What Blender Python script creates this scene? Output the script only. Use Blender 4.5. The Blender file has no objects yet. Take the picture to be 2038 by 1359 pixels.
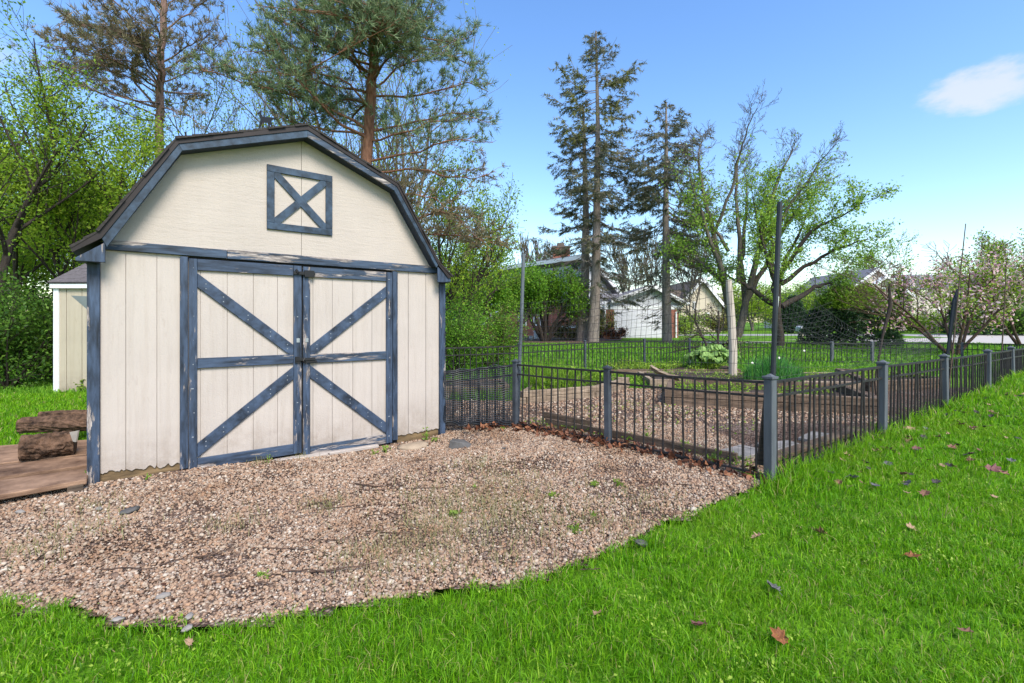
import bpy, math, random
import numpy as np
from mathutils import Vector, Matrix, noise as mnoise

C = bpy.context.scene.collection
R = math.radians

# ------------------------------------------------------------------ camera
F, HY, CX, EYE = 930.0, 640.0, 1019.0, 1.29      # lens in photo pixels, eye level row, centre column, eye height
cd = bpy.data.cameras.new('camera'); cam = bpy.data.objects.new('camera', cd); C.objects.link(cam)
cd.sensor_width = 36.0; cd.lens = F / 2038.0 * 36.0; cd.shift_y = -(679.5 - HY) / 2038.0
cd.clip_start = 0.05; cd.clip_end = 3000
cam.location = (0, 0, EYE); cam.rotation_euler = (R(90), 0, 0)
bpy.context.scene.camera = cam

# ------------------------------------------------------------------ sky, sun, exposure
SUN_EL, SUN_AZ = R(48), R(152)                     # azimuth clockwise from +Y: behind the camera, to its right
w = bpy.data.worlds.new('World'); bpy.context.scene.world = w; w.use_nodes = True
nt = w.node_tree; N = nt.nodes; L = nt.links
bg = N['Background']; bg.inputs['Strength'].default_value = 0.125
sky = N.new('ShaderNodeTexSky'); sky.sky_type = 'NISHITA'; sky.sun_disc = False
sky.sun_elevation = SUN_EL; sky.sun_rotation = SUN_AZ
sky.altitude = 100; sky.air_density = 1.25; sky.dust_density = 0.8; sky.ozone_density = 2.2
hs = N.new('ShaderNodeHueSaturation'); hs.inputs['Hue'].default_value = .507; hs.inputs['Saturation'].default_value = 1.22; hs.inputs['Value'].default_value = .98
L.new(sky.outputs[0], hs.inputs['Color'])
tc = N.new('ShaderNodeTexCoord')
def cloud_patch(direction, width, height, seed):
    d = Vector(direction).normalized(); rt = Vector((0, 0, 1)).cross(d).normalized(); up = d.cross(rt)
    out = []
    for ax, s in ((rt, width), (up, height)):
        dp = N.new('ShaderNodeVectorMath'); dp.operation = 'DOT_PRODUCT'; dp.inputs[1].default_value = ax
        L.new(tc.outputs['Generated'], dp.inputs[0])
        m = N.new('ShaderNodeMath'); m.operation = 'DIVIDE'; m.inputs[1].default_value = s
        L.new(dp.outputs['Value'], m.inputs[0])
        p = N.new('ShaderNodeMath'); p.operation = 'POWER'; p.inputs[1].default_value = 2
        ab = N.new('ShaderNodeMath'); ab.operation = 'ABSOLUTE'; L.new(m.outputs[0], ab.inputs[0]); L.new(ab.outputs[0], p.inputs[0]); out.append(p)
    fw = N.new('ShaderNodeVectorMath'); fw.operation = 'DOT_PRODUCT'; fw.inputs[1].default_value = d
    L.new(tc.outputs['Generated'], fw.inputs[0])
    gt = N.new('ShaderNodeMath'); gt.operation = 'GREATER_THAN'; gt.inputs[1].default_value = 0.3; L.new(fw.outputs['Value'], gt.inputs[0])
    a = N.new('ShaderNodeMath'); a.operation = 'ADD'; L.new(out[0].outputs[0], a.inputs[0]); L.new(out[1].outputs[0], a.inputs[1])
    nz = N.new('ShaderNodeTexNoise'); nz.inputs['Scale'].default_value = 9 + seed; nz.inputs['Detail'].default_value = 7; nz.inputs['Roughness'].default_value = .6
    mp = N.new('ShaderNodeMapping'); mp.inputs['Location'].default_value = (seed * 3.1, seed, 0); mp.inputs['Scale'].default_value = (1, 1, 2.2)
    L.new(tc.outputs['Generated'], mp.inputs[0]); L.new(mp.outputs[0], nz.inputs['Vector'])
    s = N.new('ShaderNodeMath'); s.operation = 'MULTIPLY_ADD'; s.inputs[1].default_value = -4.2; s.inputs[2].default_value = 2.15
    L.new(nz.outputs['Fac'], s.inputs[0])
    t = N.new('ShaderNodeMath'); t.operation = 'ADD'; L.new(a.outputs[0], t.inputs[0]); L.new(s.outputs[0], t.inputs[1])
    r = N.new('ShaderNodeMapRange'); r.interpolation_type = 'SMOOTHSTEP'
    r.inputs['From Min'].default_value = 1.0; r.inputs['From Max'].default_value = -0.35
    L.new(t.outputs[0], r.inputs['Value'])
    g = N.new('ShaderNodeMath'); g.operation = 'MULTIPLY'; L.new(r.outputs[0], g.inputs[0]); L.new(gt.outputs[0], g.inputs[1])
    return g
cur = hs.outputs['Color']
for (px, py, wd, ht, sd, op) in ((1962, 174, .080, .034, 1, .72), (10, 105, .06, .028, 4, .4), (-900, 150, .13, .05, 2, .7), (3300, 120, .12, .05, 5, .7)):
    g = cloud_patch(((px - CX) / F, 1, (HY - py) / F), wd, ht, sd)
    k = N.new('ShaderNodeMath'); k.operation = 'MULTIPLY'; k.inputs[1].default_value = op; L.new(g.outputs[0], k.inputs[0])
    mx = N.new('ShaderNodeMix'); mx.data_type = 'RGBA'; L.new(k.outputs[0], mx.inputs['Factor'])
    L.new(cur, mx.inputs['A']); mx.inputs['B'].default_value = (2.95, 3.0, 3.15, 1); cur = mx.outputs['Result']
L.new(cur, bg.inputs['Color'])

sd_ = bpy.data.lights.new('sun', 'SUN'); sd_.energy = 2.5; sd_.angle = R(24); sd_.color = (1.0, .945, .85)
sun = bpy.data.objects.new('sun', sd_); C.objects.link(sun)
sdir = Vector((math.sin(SUN_AZ) * math.cos(SUN_EL), math.cos(SUN_AZ) * math.cos(SUN_EL), math.sin(SUN_EL)))
sun.rotation_euler = (-sdir).to_track_quat('-Z', 'Y').to_euler(); sun.location = (3, -5, 12)
sc = bpy.context.scene
sc.view_settings.view_transform = 'Standard'; sc.view_settings.look = 'None'; sc.view_settings.gamma = 1
sc.view_settings.use_curve_mapping = False; sc.view_settings.exposure = 1.3
sc.render.engine = 'CYCLES'
sc.cycles.max_bounces = 6; sc.cycles.diffuse_bounces = 3; sc.cycles.transmission_bounces = 3; sc.cycles.transparent_max_bounces = 6
sc.cycles.use_denoising = True

# ------------------------------------------------------------------ mesh helpers
def P(px, py, y):                                  # a point of the photograph at distance y
    return Vector(((px - CX) / F * y, y, EYE - (py - HY) / F * y))
def G(px, py, h=0.0):                              # a point of the photograph on the ground
    y = (EYE - h) * F / (py - HY)
    return Vector(((px - CX) / F * y, y, h))

class MB:
    def __init__(s): s.v = []; s.f = []; s.n = 0
    def add(s, vs, fs):
        b = len(s.v); s.v += [tuple(p) for p in vs]; s.f += [tuple(i + b for i in f) for f in fs]; return s
    def box(s, x0, x1, y0, y1, z0, z1):
        return s.add([(x0,y0,z0),(x1,y0,z0),(x1,y1,z0),(x0,y1,z0),(x0,y0,z1),(x1,y0,z1),(x1,y1,z1),(x0,y1,z1)],
                     [(3,2,1,0),(4,5,6,7),(0,1,5,4),(1,2,6,5),(2,3,7,6),(3,0,4,7)])
    def beam(s, p0, p1, wid, thk, up=(0,0,1)):     # square bar from p0 to p1; wid across, thk along up
        p0, p1 = Vector(p0), Vector(p1); d = (p1 - p0).normalized(); up = Vector(up)
        sd = d.cross(up)
        if sd.length < 1e-4: sd = d.cross(Vector((1,0,0)))
        sd.normalize(); u = sd.cross(d).normalized(); a = sd * wid / 2; b = u * thk / 2
        return s.add([p0-a-b,p0+a-b,p0+a+b,p0-a+b,p1-a-b,p1+a-b,p1+a+b,p1-a+b],
                     [(3,2,1,0),(4,5,6,7),(0,1,5,4),(1,2,6,5),(2,3,7,6),(3,0,4,7)])
    def tube(s, pts, rad, n=6, cap=True):
        pts = [Vector(p) for p in pts]; b = len(s.v); k = len(pts)
        if not hasattr(rad, '__len__'): rad = [rad] * k
        ref = Vector((.31,.83,.17)).normalized()
        for i, p in enumerate(pts):
            d = (pts[min(i+1,k-1)] - pts[max(i-1,0)])
            d = d.normalized() if d.length > 1e-9 else Vector((0,0,1))
            a = d.cross(ref)
            if a.length < .1: a = d.cross(Vector((1,0,0)))
            a.normalize(); c = d.cross(a)
            for j in range(n):
                t = 2*math.pi*j/n; s.v.append(tuple(p + (a*math.cos(t) + c*math.sin(t))*rad[i]))
        for i in range(k-1):
            for j in range(n):
                s.f.append((b+i*n+j, b+i*n+(j+1)%n, b+(i+1)*n+(j+1)%n, b+(i+1)*n+j))
        if cap: s.f.append(tuple(b+j for j in range(n))[::-1]); s.f.append(tuple(b+(k-1)*n+j for j in range(n)))
        return s
    def prism(s, poly, o, a, b, nrm, thk):          # polygon in axes a, b at o, extruded by thk along nrm
        o, a, b, nrm = Vector(o), Vector(a), Vector(b), Vector(nrm); k = len(poly)
        vs = [o + a*p[0] + b*p[1] for p in poly]; vs += [q + nrm*thk for q in vs]
        fs = [tuple(range(k))[::-1], tuple(range(k, 2*k))] + [(i, (i+1)%k, k+(i+1)%k, k+i) for i in range(k)]
        return s.add(vs, fs)
    def blob(s, c, rx, ry, rz, seed=0, rough=.15, nu=10, nv=7):
        c = Vector(c); b = len(s.v)
        for i in range(nv+1):
            ph = math.pi*i/nv
            for j in range(nu):
                t = 2*math.pi*j/nu; d = Vector((math.sin(ph)*math.cos(t), math.sin(ph)*math.sin(t), math.cos(ph)))
                q = 1 + rough*mnoise.noise(d*1.7 + Vector((seed*7.3, seed*1.1, 0)))*2
                s.v.append((c.x+d.x*rx*q, c.y+d.y*ry*q, c.z+d.z*rz*q))
        for i in range(nv):
            for j in range(nu): s.f.append((b+i*nu+j, b+(i+1)*nu+j, b+(i+1)*nu+(j+1)%nu, b+i*nu+(j+1)%nu))
        return s
    def mesh(s, name, mat, off=(0,0,0), smooth=False):
        m = bpy.data.meshes.new(name)
        m.from_pydata([(x-off[0], y-off[1], z-off[2]) for x,y,z in s.v] if any(off) else s.v, [], s.f)
        if mat: m.materials.append(mat)
        if smooth: m.polygons.foreach_set('use_smooth', [True]*len(m.polygons))
        m.update(); return m
    def build(s, name, mat, parent=None, off=None, smooth=False, bevel=0, at=None):
        if off is None: off = WL.get(parent.name, (0,0,0)) if parent else (at or (0,0,0))
        o = bpy.data.objects.new(name, s.mesh(name, mat, off, smooth)); C.objects.link(o)
        if parent: o.parent = parent; WL[o.name] = tuple(off)
        else: o.location = off; WL[o.name] = tuple(off)
        if bevel:
            b = o.modifiers.new('bevel', 'BEVEL'); b.width = bevel; b.segments = 1; b.limit_method = 'ANGLE'
        return o
WL = {}                                             # world position of every object's origin (things are not rotated unless built local)

def np_mesh(name, verts, faces, mat, parent=None, off=(0,0,0), smooth=False):
    """faces: (n,3) or (n,4) index array"""
    m = bpy.data.meshes.new(name); v = np.asarray(verts, dtype=np.float32) - np.asarray(off, dtype=np.float32); f = np.asarray(faces, dtype=np.int32)
    k = f.shape[1]; m.vertices.add(len(v)); m.vertices.foreach_set('co', v.ravel())
    m.loops.add(f.size); m.loops.foreach_set('vertex_index', f.ravel())
    m.polygons.add(len(f)); m.polygons.foreach_set('loop_start', np.arange(len(f), dtype=np.int32)*k)
    if smooth: m.polygons.foreach_set('use_smooth', np.ones(len(f), dtype=bool))
    m.materials.append(mat); m.update(calc_edges=True)
    o = bpy.data.objects.new(name, m); C.objects.link(o)
    if parent: o.parent = parent
    else: o.location = off
    WL[o.name] = tuple(off)
    return o
def tag(o, label=None, cat=None, group=None, kind=None):
    if label: o['label'] = label
    if cat: o['category'] = cat
    if group: o['group'] = group
    if kind: o['kind'] = kind
    return o
def thing(name, label, cat, loc=(0,0,0), group=None, rz=0):
    o = bpy.data.objects.new(name, None); C.objects.link(o); o.location = loc; o.rotation_euler = (0,0,rz); o.empty_display_size = .1
    WL[o.name] = (0,0,0) if rz else tuple(loc)
    return tag(o, label, cat, group)
def piece(name, mesh, parent, loc, rot=(0,0,0), scale=(1,1,1)):   # another piece that shares mesh data; loc in the world
    o = bpy.data.objects.new(name, mesh); C.objects.link(o); o.parent = parent
    q = WL.get(parent.name, (0,0,0)) if parent else (0,0,0)
    o.location = (loc[0]-q[0], loc[1]-q[1], loc[2]-q[2]); o.rotation_euler = rot; o.scale = scale
    WL[o.name] = tuple(loc); return o

# ------------------------------------------------------------------ materials
def mat(name, rough=.8, spec=.3, bump=None, metal=0):
    m = bpy.data.materials.new(name); m.use_nodes = True; b = m.node_tree.nodes['Principled BSDF']
    b.inputs['Roughness'].default_value = rough; b.inputs['Specular IOR Level'].default_value = spec; b.inputs['Metallic'].default_value = metal
    return m, m.node_tree.nodes, m.node_tree.links, b
def ramp(N, L, src, stops, mode='LINEAR'):
    r = N.new('ShaderNodeValToRGB'); e = r.color_ramp.elements; r.color_ramp.interpolation = mode
    while len(e) < len(stops): e.new(.5)
    for i, (p, c) in enumerate(stops): e[i].position = p; e[i].color = (*c, 1)
    L.new(src, r.inputs[0]); return r.outputs[0]
def coords(N, L, scale=(1,1,1), kind='Object'):
    t = N.new('ShaderNodeTexCoord'); mp = N.new('ShaderNodeMapping'); mp.inputs['Scale'].default_value = scale
    L.new(t.outputs[kind], mp.inputs[0]); return mp.outputs[0]
def tnoise(N, L, vec, scale, detail=4, rough=.55, out='Fac'):
    n = N.new('ShaderNodeTexNoise'); n.inputs['Scale'].default_value = scale; n.inputs['Detail'].default_value = detail; n.inputs['Roughness'].default_value = rough
    L.new(vec, n.inputs['Vector']); return n.outputs[out]
def mix(N, L, fac, a, b, mode='MIX'):
    m = N.new('ShaderNodeMix'); m.data_type = 'RGBA'; m.blend_type = mode
    for s, v in (('Factor', fac), ('A', a), ('B', b)):
        if hasattr(v, 'links'): L.new(v, m.inputs[s])
        elif s == 'Factor': m.inputs[s].default_value = v
        else: m.inputs[s].default_value = (*v, 1)
    return m.outputs['Result']
def bumpit(N, L, b, height, strength=.3, dist=.01):
    u = N.new('ShaderNodeBump'); u.inputs['Strength'].default_value = strength; u.inputs['Distance'].default_value = dist
    L.new(height, u.inputs['Height']); L.new(u.outputs[0], b.inputs['Normal'])
def plain(name, col, rough=.7, var=.25, scale=6, spec=.3, metal=0, bump=.15, stretch=(1,1,1)):
    m, N, L, b = mat(name, rough, spec, metal=metal); v = coords(N, L, stretch); n = tnoise(N, L, v, scale, 5)
    c = ramp(N, L, n, [(.3, tuple(x*(1-var) for x in col)), (.7, tuple(min(1, x*(1+var)) for x in col))])
    L.new(c, b.inputs['Base Color'])
    if bump: bumpit(N, L, b, n, bump, .01)
    return m
def foliage(name, stops, trans=.35, rough=.55):
    m = bpy.data.materials.new(name); m.use_nodes = True; N = m.node_tree.nodes; L = m.node_tree.links
    b = N['Principled BSDF']; b.inputs['Roughness'].default_value = rough; b.inputs['Specular IOR Level'].default_value = .25
    g = N.new('ShaderNodeNewGeometry'); col = ramp(N, L, g.outputs['Random Per Island'], stops)
    L.new(col, b.inputs['Base Color'])
    t = N.new('ShaderNodeBsdfTranslucent'); hv = N.new('ShaderNodeHueSaturation'); hv.inputs['Value'].default_value = 1.3; hv.inputs['Hue'].default_value = .49
    L.new(col, hv.inputs['Color']); L.new(hv.outputs[0], t.inputs['Color'])
    x = N.new('ShaderNodeMixShader'); x.inputs[0].default_value = trans
    L.new(b.outputs[0], x.inputs[1]); L.new(t.outputs[0], x.inputs[2]); L.new(x.outputs[0], N['Material Output'].inputs['Surface'])
    return m
def painted(name, stretch, peel, base=(.031,.048,.080)):
    """weathered slate blue paint, flaked to grey wood and old pale paint along the grain"""
    m, N, L, b = mat(name, .6, .35); v = coords(N, L, stretch)
    geo = N.new('ShaderNodeNewGeometry'); oi = N.new('ShaderNodeObjectInfo')
    ad = N.new('ShaderNodeVectorMath'); ad.operation = 'ADD'; L.new(v, ad.inputs[0])
    cm = N.new('ShaderNodeCombineXYZ'); mu = N.new('ShaderNodeMath'); mu.operation = 'MULTIPLY'; mu.inputs[1].default_value = 37.0
    L.new(oi.outputs['Random'], mu.inputs[0])
    for i in range(3): L.new(mu.outputs[0], cm.inputs[i])
    L.new(cm.outputs[0], ad.inputs[1]); v = ad.outputs[0]
    n1 = tnoise(N, L, v, 5, 7, .65); c1 = ramp(N, L, n1, [(.32, tuple(x*.25 for x in base)), (.5, base), (.70, tuple(x*1.8 for x in base))])
    n2 = tnoise(N, L, v, 2.4, 9, .68)
    pe = ramp(N, L, n2, [(1-peel-.012, (0,0,0)), (1-peel+.012, (1,1,1))])
    n3 = tnoise(N, L, v, 9, 6, .7); wood = ramp(N, L, n3, [(.35, (.05,.045,.045)), (.5, (.20,.17,.155)), (.66, (.46,.40,.36))])
    L.new(mix(N, L, pe, c1, wood), b.inputs['Base Color'])
    sp = tnoise(N, L, v, 30, 3); h = N.new('ShaderNodeMath'); h.operation = 'MULTIPLY_ADD'; h.inputs[1].default_value = .4
    L.new(sp, h.inputs[0]); iv = N.new('ShaderNodeMath'); iv.operation = 'SUBTRACT'; iv.inputs[0].default_value = 1; L.new(pe, iv.inputs[1])
    L.new(iv.outputs[0], h.inputs[2]); bumpit(N, L, b, h.outputs[0], .35, .004)
    return m

M = {}
def siding_mat(name, stretch, col, streak=.22):
    m, N, L, b = mat(name, .75, .25); v = coords(N, L, (1,1,1)); vs = coords(N, L, stretch)
    big = tnoise(N, L, v, 1.6, 5); gr = tnoise(N, L, vs, 16, 7, .65); fine = tnoise(N, L, v, 75, 3, .7)
    c = ramp(N, L, big, [(.3, tuple(x*.93 for x in col)), (.7, tuple(x*1.05 for x in col))])
    d = ramp(N, L, gr, [(.28, (.80,.77,.74)), (.42, (1,1,1))]); c = mix(N, L, .55, c, d, 'MULTIPLY')
    pk = ramp(N, L, fine, [(.24, (.62,.58,.54)), (.33, (1,1,1))]); c = mix(N, L, .7, c, pk, 'MULTIPLY')
    sx = N.new('ShaderNodeSeparateXYZ'); L.new(v, sx.inputs[0]); zr = N.new('ShaderNodeMapRange'); zr.inputs['From Min'].default_value = .42; zr.inputs['From Max'].default_value = 0.0; L.new(sx.outputs[2], zr.inputs['Value'])
    dn = tnoise(N, L, v, 7, 7, .7); sub = N.new('ShaderNodeMath'); sub.operation = 'MULTIPLY_ADD'; sub.inputs[1].default_value = 1.6; sub.inputs[2].default_value = -.62; L.new(dn, sub.inputs[0])
    ml = N.new('ShaderNodeMath'); ml.operation = 'MULTIPLY'; ml.use_clamp = True; L.new(zr.outputs[0], ml.inputs[0]); ad2 = N.new('ShaderNodeMath'); ad2.operation = 'ADD'; ad2.use_clamp = True; L.new(sub.outputs[0], ad2.inputs[0]); ad2.inputs[1].default_value = .15; L.new(ad2.outputs[0], ml.inputs[1])
    c = mix(N, L, ml.outputs[0], c, (.17,.125,.09))
    stn = tnoise(N, L, coords(N, L, (14,14,.6)), 1.5, 6, .65); c = mix(N, L, streak, c, ramp(N, L, stn, [(.36, (.70,.66,.60)), (.52, (1,1,1))]), 'MULTIPLY')
    L.new(c, b.inputs['Base Color'])
    h = N.new('ShaderNodeMath'); h.operation = 'MULTIPLY_ADD'; h.inputs[1].default_value = 1.3; L.new(gr, h.inputs[0]); L.new(fine, h.inputs[2])
    bumpit(N, L, b, h.outputs[0], .5, .006); return m
M['siding'] = siding_mat('cream_siding', (1.6,1.6,.35), (.425,.372,.33))
M['gable'] = siding_mat('cream_gable_siding', (.22,.22,2.2), (.425,.368,.32), .05)
M['siding_b'] = siding_mat('yellow_cream_siding', (1.6,1.6,.3), (.40,.345,.265))
M['blue_v'] = painted('blue_paint_upright', (5,5,.8), .40)
M['blue_h'] = painted('blue_paint_level', (.8,5,5), .41)
M['blue_worn'] = painted('blue_paint_flaking', (.7,5,6), .46, (.032,.050,.080))
M['blue_d'] = painted('blue_paint_diagonal', (2,2,2), .32)
M['blue_win_rake_shade'] = painted('blue_paint_loft_rake_shade', (2,2,2), .20, (.026,.045,.072))  # loft frame blue, also used to paint shade onto the rake boards
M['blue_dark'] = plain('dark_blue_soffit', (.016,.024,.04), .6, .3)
M['nail'] = plain('nail_heads', (.25,.27,.3), .4, .2)
M['drip'] = plain('brown_drip_edge', (.020,.014,.013), .55, .25, 4)
M['shingle'] = plain('dark_shingle', (.035,.03,.028), .9, .35, 40, bump=.4)
M['shingle_g'] = plain('grey_shingle', (.10,.088,.09), .9, .3, 30, bump=.4)
M['black'] = plain('black_iron', (.012,.012,.013), .5, .3)
M['steel'] = plain('galvanised', (.36,.38,.40), .4, .2, metal=.6)
M['greymetal'] = plain('grey_sheet_metal', (.19,.21,.21), .45, .15, metal=.3)
M['white'] = plain('white_trim', (.66,.67,.68), .6, .06, 3)
M['wood_dark'] = plain('dark_damp_wood', (.085,.06,.042), .85, .5, 7, stretch=(1,1,5), bump=.4)
M['skid'] = plain('skid_timber', (.15,.10,.05), .85, .5, 5, stretch=(1,6,6), bump=.3)
M['threshold'] = plain('weathered_board', (.36,.31,.27), .85, .25, 8, stretch=(.7,6,6), bump=.3)
M['void'] = plain('dark_gap_shade', (.01,.009,.008), .9, .2)  # near black that stands in for shade in the door gaps
M['wood_post'] = plain('pale_post_wood', (.42,.36,.29), .8, .2, 6, stretch=(4,4,.5), bump=.25)
def timber_mat(name, a, b2):
    m, N, L, b = mat(name, .88, .2); v = coords(N, L, (1.2,1.2,9)); n = tnoise(N, L, v, 3, 7, .65); n2 = tnoise(N, L, coords(N, L), 2.2, 4)
    c = ramp(N, L, n, [(.3, a), (.7, b2)]); d = ramp(N, L, n2, [(.35, (.55,.52,.5)), (.6, (1,1,1))])
    L.new(mix(N, L, .8, c, d, 'MULTIPLY'), b.inputs['Base Color']); bumpit(N, L, b, n, .45, .012); return m
M['timber'] = timber_mat('bed_timber', (.06,.04,.027), (.235,.165,.115))
M['timber_pale'] = timber_mat('bed_timber_pale', (.17,.125,.085), (.44,.34,.245))
M['plank'] = timber_mat('platform_plank', (.06,.03,.018), (.36,.225,.145))
M['fence'] = plain('fence_iron', (.021,.019,.019), .6, .3, 14, bump=.2)
M['fencepost'] = plain('fence_post_slate', (.082,.091,.102), .7, .2, 5, stretch=(3,3,.7), bump=.25)
M['fencepost_d'] = plain('fence_post_dark', (.05,.058,.07), .65, .4, 5, bump=.25)
M['wire'] = plain('dark_wire', (.03,.03,.03), .6, .2)
M['pole'] = plain('pole_grey', (.10,.115,.13), .5, .25)
M['pole_d'] = plain('pole_dark', (.02,.024,.03), .5, .25)
M['soil'] = plain('soil', (.045,.030,.022), .95, .5, 14, bump=.6)
M['mulch'] = plain('mulch', (.085,.05,.035), .95, .5, 12, bump=.6)
M['rock'] = plain('grey_rock', (.085,.08,.075), .8, .35, 9, bump=.4)
M['slate'] = plain('slate', (.25,.225,.20), .9, .25, 9, spec=.1, bump=.3)
M['stone_tan'] = plain('tan_stone', (.30,.23,.16), .85, .2, 7, bump=.3)
M['asphalt'] = plain('pale_road', (.26,.25,.24), .9, .12, 6)
M['concrete'] = plain('pale_concrete', (.40,.36,.32), .9, .1, 4)
def bark(name, a, b2, sc=6, st=(3,3,.7)):
    m, N, L, b = mat(name, .9, .15); v = coords(N, L, st); n = tnoise(N, L, v, sc, 6, .7)
    L.new(ramp(N, L, n, [(.32, a), (.68, b2)]), b.inputs['Base Color']); bumpit(N, L, b, n, .7, .03); return m
M['bark_pine'] = bark('orange_pine_bark', (.11,.05,.032), (.33,.165,.105))
M['bark_pine2'] = bark('grey_pine_bark', (.10,.065,.055), (.30,.19,.155))
M['bark_spruce'] = bark('spruce_bark', (.11,.09,.08), (.32,.265,.235))
M['bark_dark'] = bark('dark_bark', (.022,.018,.015), (.07,.055,.045))
M['bark_grey'] = bark('grey_bark', (.055,.048,.038), (.18,.15,.12))
M['bark_mag'] = bark('magnolia_bark', (.055,.032,.025), (.15,.095,.07))
M['bark_log'] = bark('log_bark', (.010,.007,.005), (.17,.10,.065), 14, (1,1,1))
M['logend'] = plain('log_end_wood', (.07,.045,.028), .9, .5, 12)
M['leaf_bright'] = foliage('leaf_spring_green', [(0,(.13,.24,.014)), (.5,(.24,.38,.028)), (1,(.38,.48,.055))], .5)
M['leaf_fresh'] = foliage('leaf_fresh_green', [(0,(.11,.23,.025)), (.5,(.21,.37,.04)), (1,(.35,.48,.075))], .5)
M['leaf_mid'] = foliage('leaf_mid_green', [(0,(.09,.19,.014)), (.5,(.18,.32,.024)), (1,(.30,.43,.05))], .5)
M['leaf_dark'] = foliage('leaf_dark_green', [(0,(.03,.075,.012)), (.5,(.07,.16,.018)), (1,(.15,.27,.035))], .4)
M['leaf_yew'] = foliage('yew_green', [(0,(.045,.13,.012)), (.6,(.12,.27,.02)), (1,(.23,.41,.04))], .45)
M['leaf_yellow'] = foliage('leaf_yellow_green', [(0,(.18,.22,.03)), (.6,(.30,.34,.05)), (1,(.42,.38,.10))], .5)
M['leaf_pale'] = foliage('leaf_pale_bud', [(0,(.16,.17,.06)), (1,(.32,.32,.12))], .5)
M['leaf_blue'] = foliage('daffodil_leaf', [(0,(.03,.13,.025)), (.6,(.075,.27,.05)), (1,(.17,.40,.09))], .45)
M['leaf_lime'] = foliage('lime_ground_cover', [(0,(.10,.20,.015)), (.6,(.22,.36,.03)), (1,(.36,.46,.07))], .4)
M['leaf_olive'] = foliage('olive_leaf', [(0,(.10,.11,.025)), (.6,(.18,.18,.04)), (1,(.28,.22,.08))], .4)
M['petal'] = foliage('pink_petal', [(0,(.50,.22,.28)), (.5,(.70,.44,.48)), (1,(.82,.64,.65))], .4)
M['needle_blue'] = foliage('pine_needle_blue', [(0,(.06,.10,.045)), (.5,(.15,.21,.10)), (1,(.28,.35,.18))], .35)
M['needle_brown'] = foliage('pine_needle_brown', [(0,(.08,.08,.045)), (.45,(.17,.16,.085)), (.8,(.235,.185,.10)), (1,(.32,.225,.135))], .3)
M['needle_spruce'] = foliage('spruce_needle', [(0,(.045,.06,.04)), (.5,(.11,.13,.075)), (.85,(.19,.18,.10)), (1,(.27,.21,.12))], .3)
M['needle_gold'] = foliage('spruce_needle_gold', [(0,(.07,.09,.025)), (.5,(.16,.18,.045)), (1,(.30,.27,.08))], .25)
M['needle_ever'] = foliage('evergreen_needle', [(0,(.012,.03,.014)), (.6,(.03,.07,.026)), (1,(.075,.15,.045))], .25)
M['grass'] = foliage('grass_blade', [(0,(.045,.14,.004)), (.35,(.115,.30,.006)), (.74,(.185,.42,.010)), (.92,(.29,.49,.02)), (.96,(.42,.39,.14)), (1,(.36,.28,.13))], .45, .5)
def patchy(m, amount=.55):
    N, L = m.node_tree.nodes, m.node_tree.links; g = N.new('ShaderNodeNewGeometry'); n = tnoise(N, L, g.outputs['Position'], 1.1, 5, .6)
    for nd in list(N):
        if nd.type == 'VALTORGB':
            lk = list(nd.outputs[0].links); f = ramp(N, L, n, [(.35, (.72,.80,.6)), (.5, (1,1,1)), (.68, (1.0,1.0,1.0))]); f2 = ramp(N, L, n, [(.5, (0,0,0)), (.72, (1,1,1))])
            c = mix(N, L, amount, nd.outputs[0], f, 'MULTIPLY'); mm = N.new('ShaderNodeMath'); mm.operation = 'MULTIPLY'; mm.inputs[1].default_value = .45; L.new(f2, mm.inputs[0]); c = mix(N, L, mm.outputs[0], c, (.20,.33,.02))
            for l in lk: L.new(c, l.to_socket)
            break
patchy(M['grass'])
M['grass_far'] = foliage('grass_blade_far', [(0,(.06,.17,.010)), (.5,(.12,.29,.018)), (1,(.22,.40,.04))], .45)
M['weed'] = foliage('weed_leaf', [(0,(.11,.20,.02)), (1,(.26,.36,.06))], .4)
M['weed_dry'] = foliage('thin_olive_grass', [(0,(.16,.17,.06)), (.6,(.26,.25,.10)), (1,(.36,.31,.17))], .3)
M['dry_leaf'] = foliage('dry_leaf', [(0,(.10,.05,.03)), (.5,(.20,.11,.06)), (1,(.34,.21,.12))], .15)
M['litter'] = foliage('leaf_litter', [(0,(.045,.02,.012)), (.5,(.13,.05,.026)), (.85,(.24,.095,.045)), (1,(.34,.17,.09))], .15)
M['twig'] = plain('twig', (.075,.045,.032), .9, .4, 20)
def pebble_mat():
    m, N, L, b = mat('pea_gravel', .75, .3); g = N.new('ShaderNodeNewGeometry')
    c = ramp(N, L, g.outputs['Random Per Island'], [(0,(.06,.043,.033)), (.08,(.17,.11,.075)), (.25,(.31,.20,.135)), (.42,(.37,.26,.175)), (.60,(.38,.23,.14)), (.74,(.27,.21,.165)), (.90,(.43,.34,.25)), (1,(.52,.45,.37))])
    n = tnoise(N, L, coords(N, L), 160, 3); d = ramp(N, L, n, [(.3, (.72,.7,.68)), (.65, (1,1,1))])
    c = mix(N, L, .8, c, d, 'MULTIPLY'); pn = tnoise(N, L, g.outputs['Position'], 1.6, 6, .65)
    c = mix(N, L, .8, c, ramp(N, L, pn, [(.34, (.70,.60,.50)), (.52, (1,1,1))]), 'MULTIPLY')
    L.new(c, b.inputs['Base Color']); return m
M['pebble'] = pebble_mat()
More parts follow.
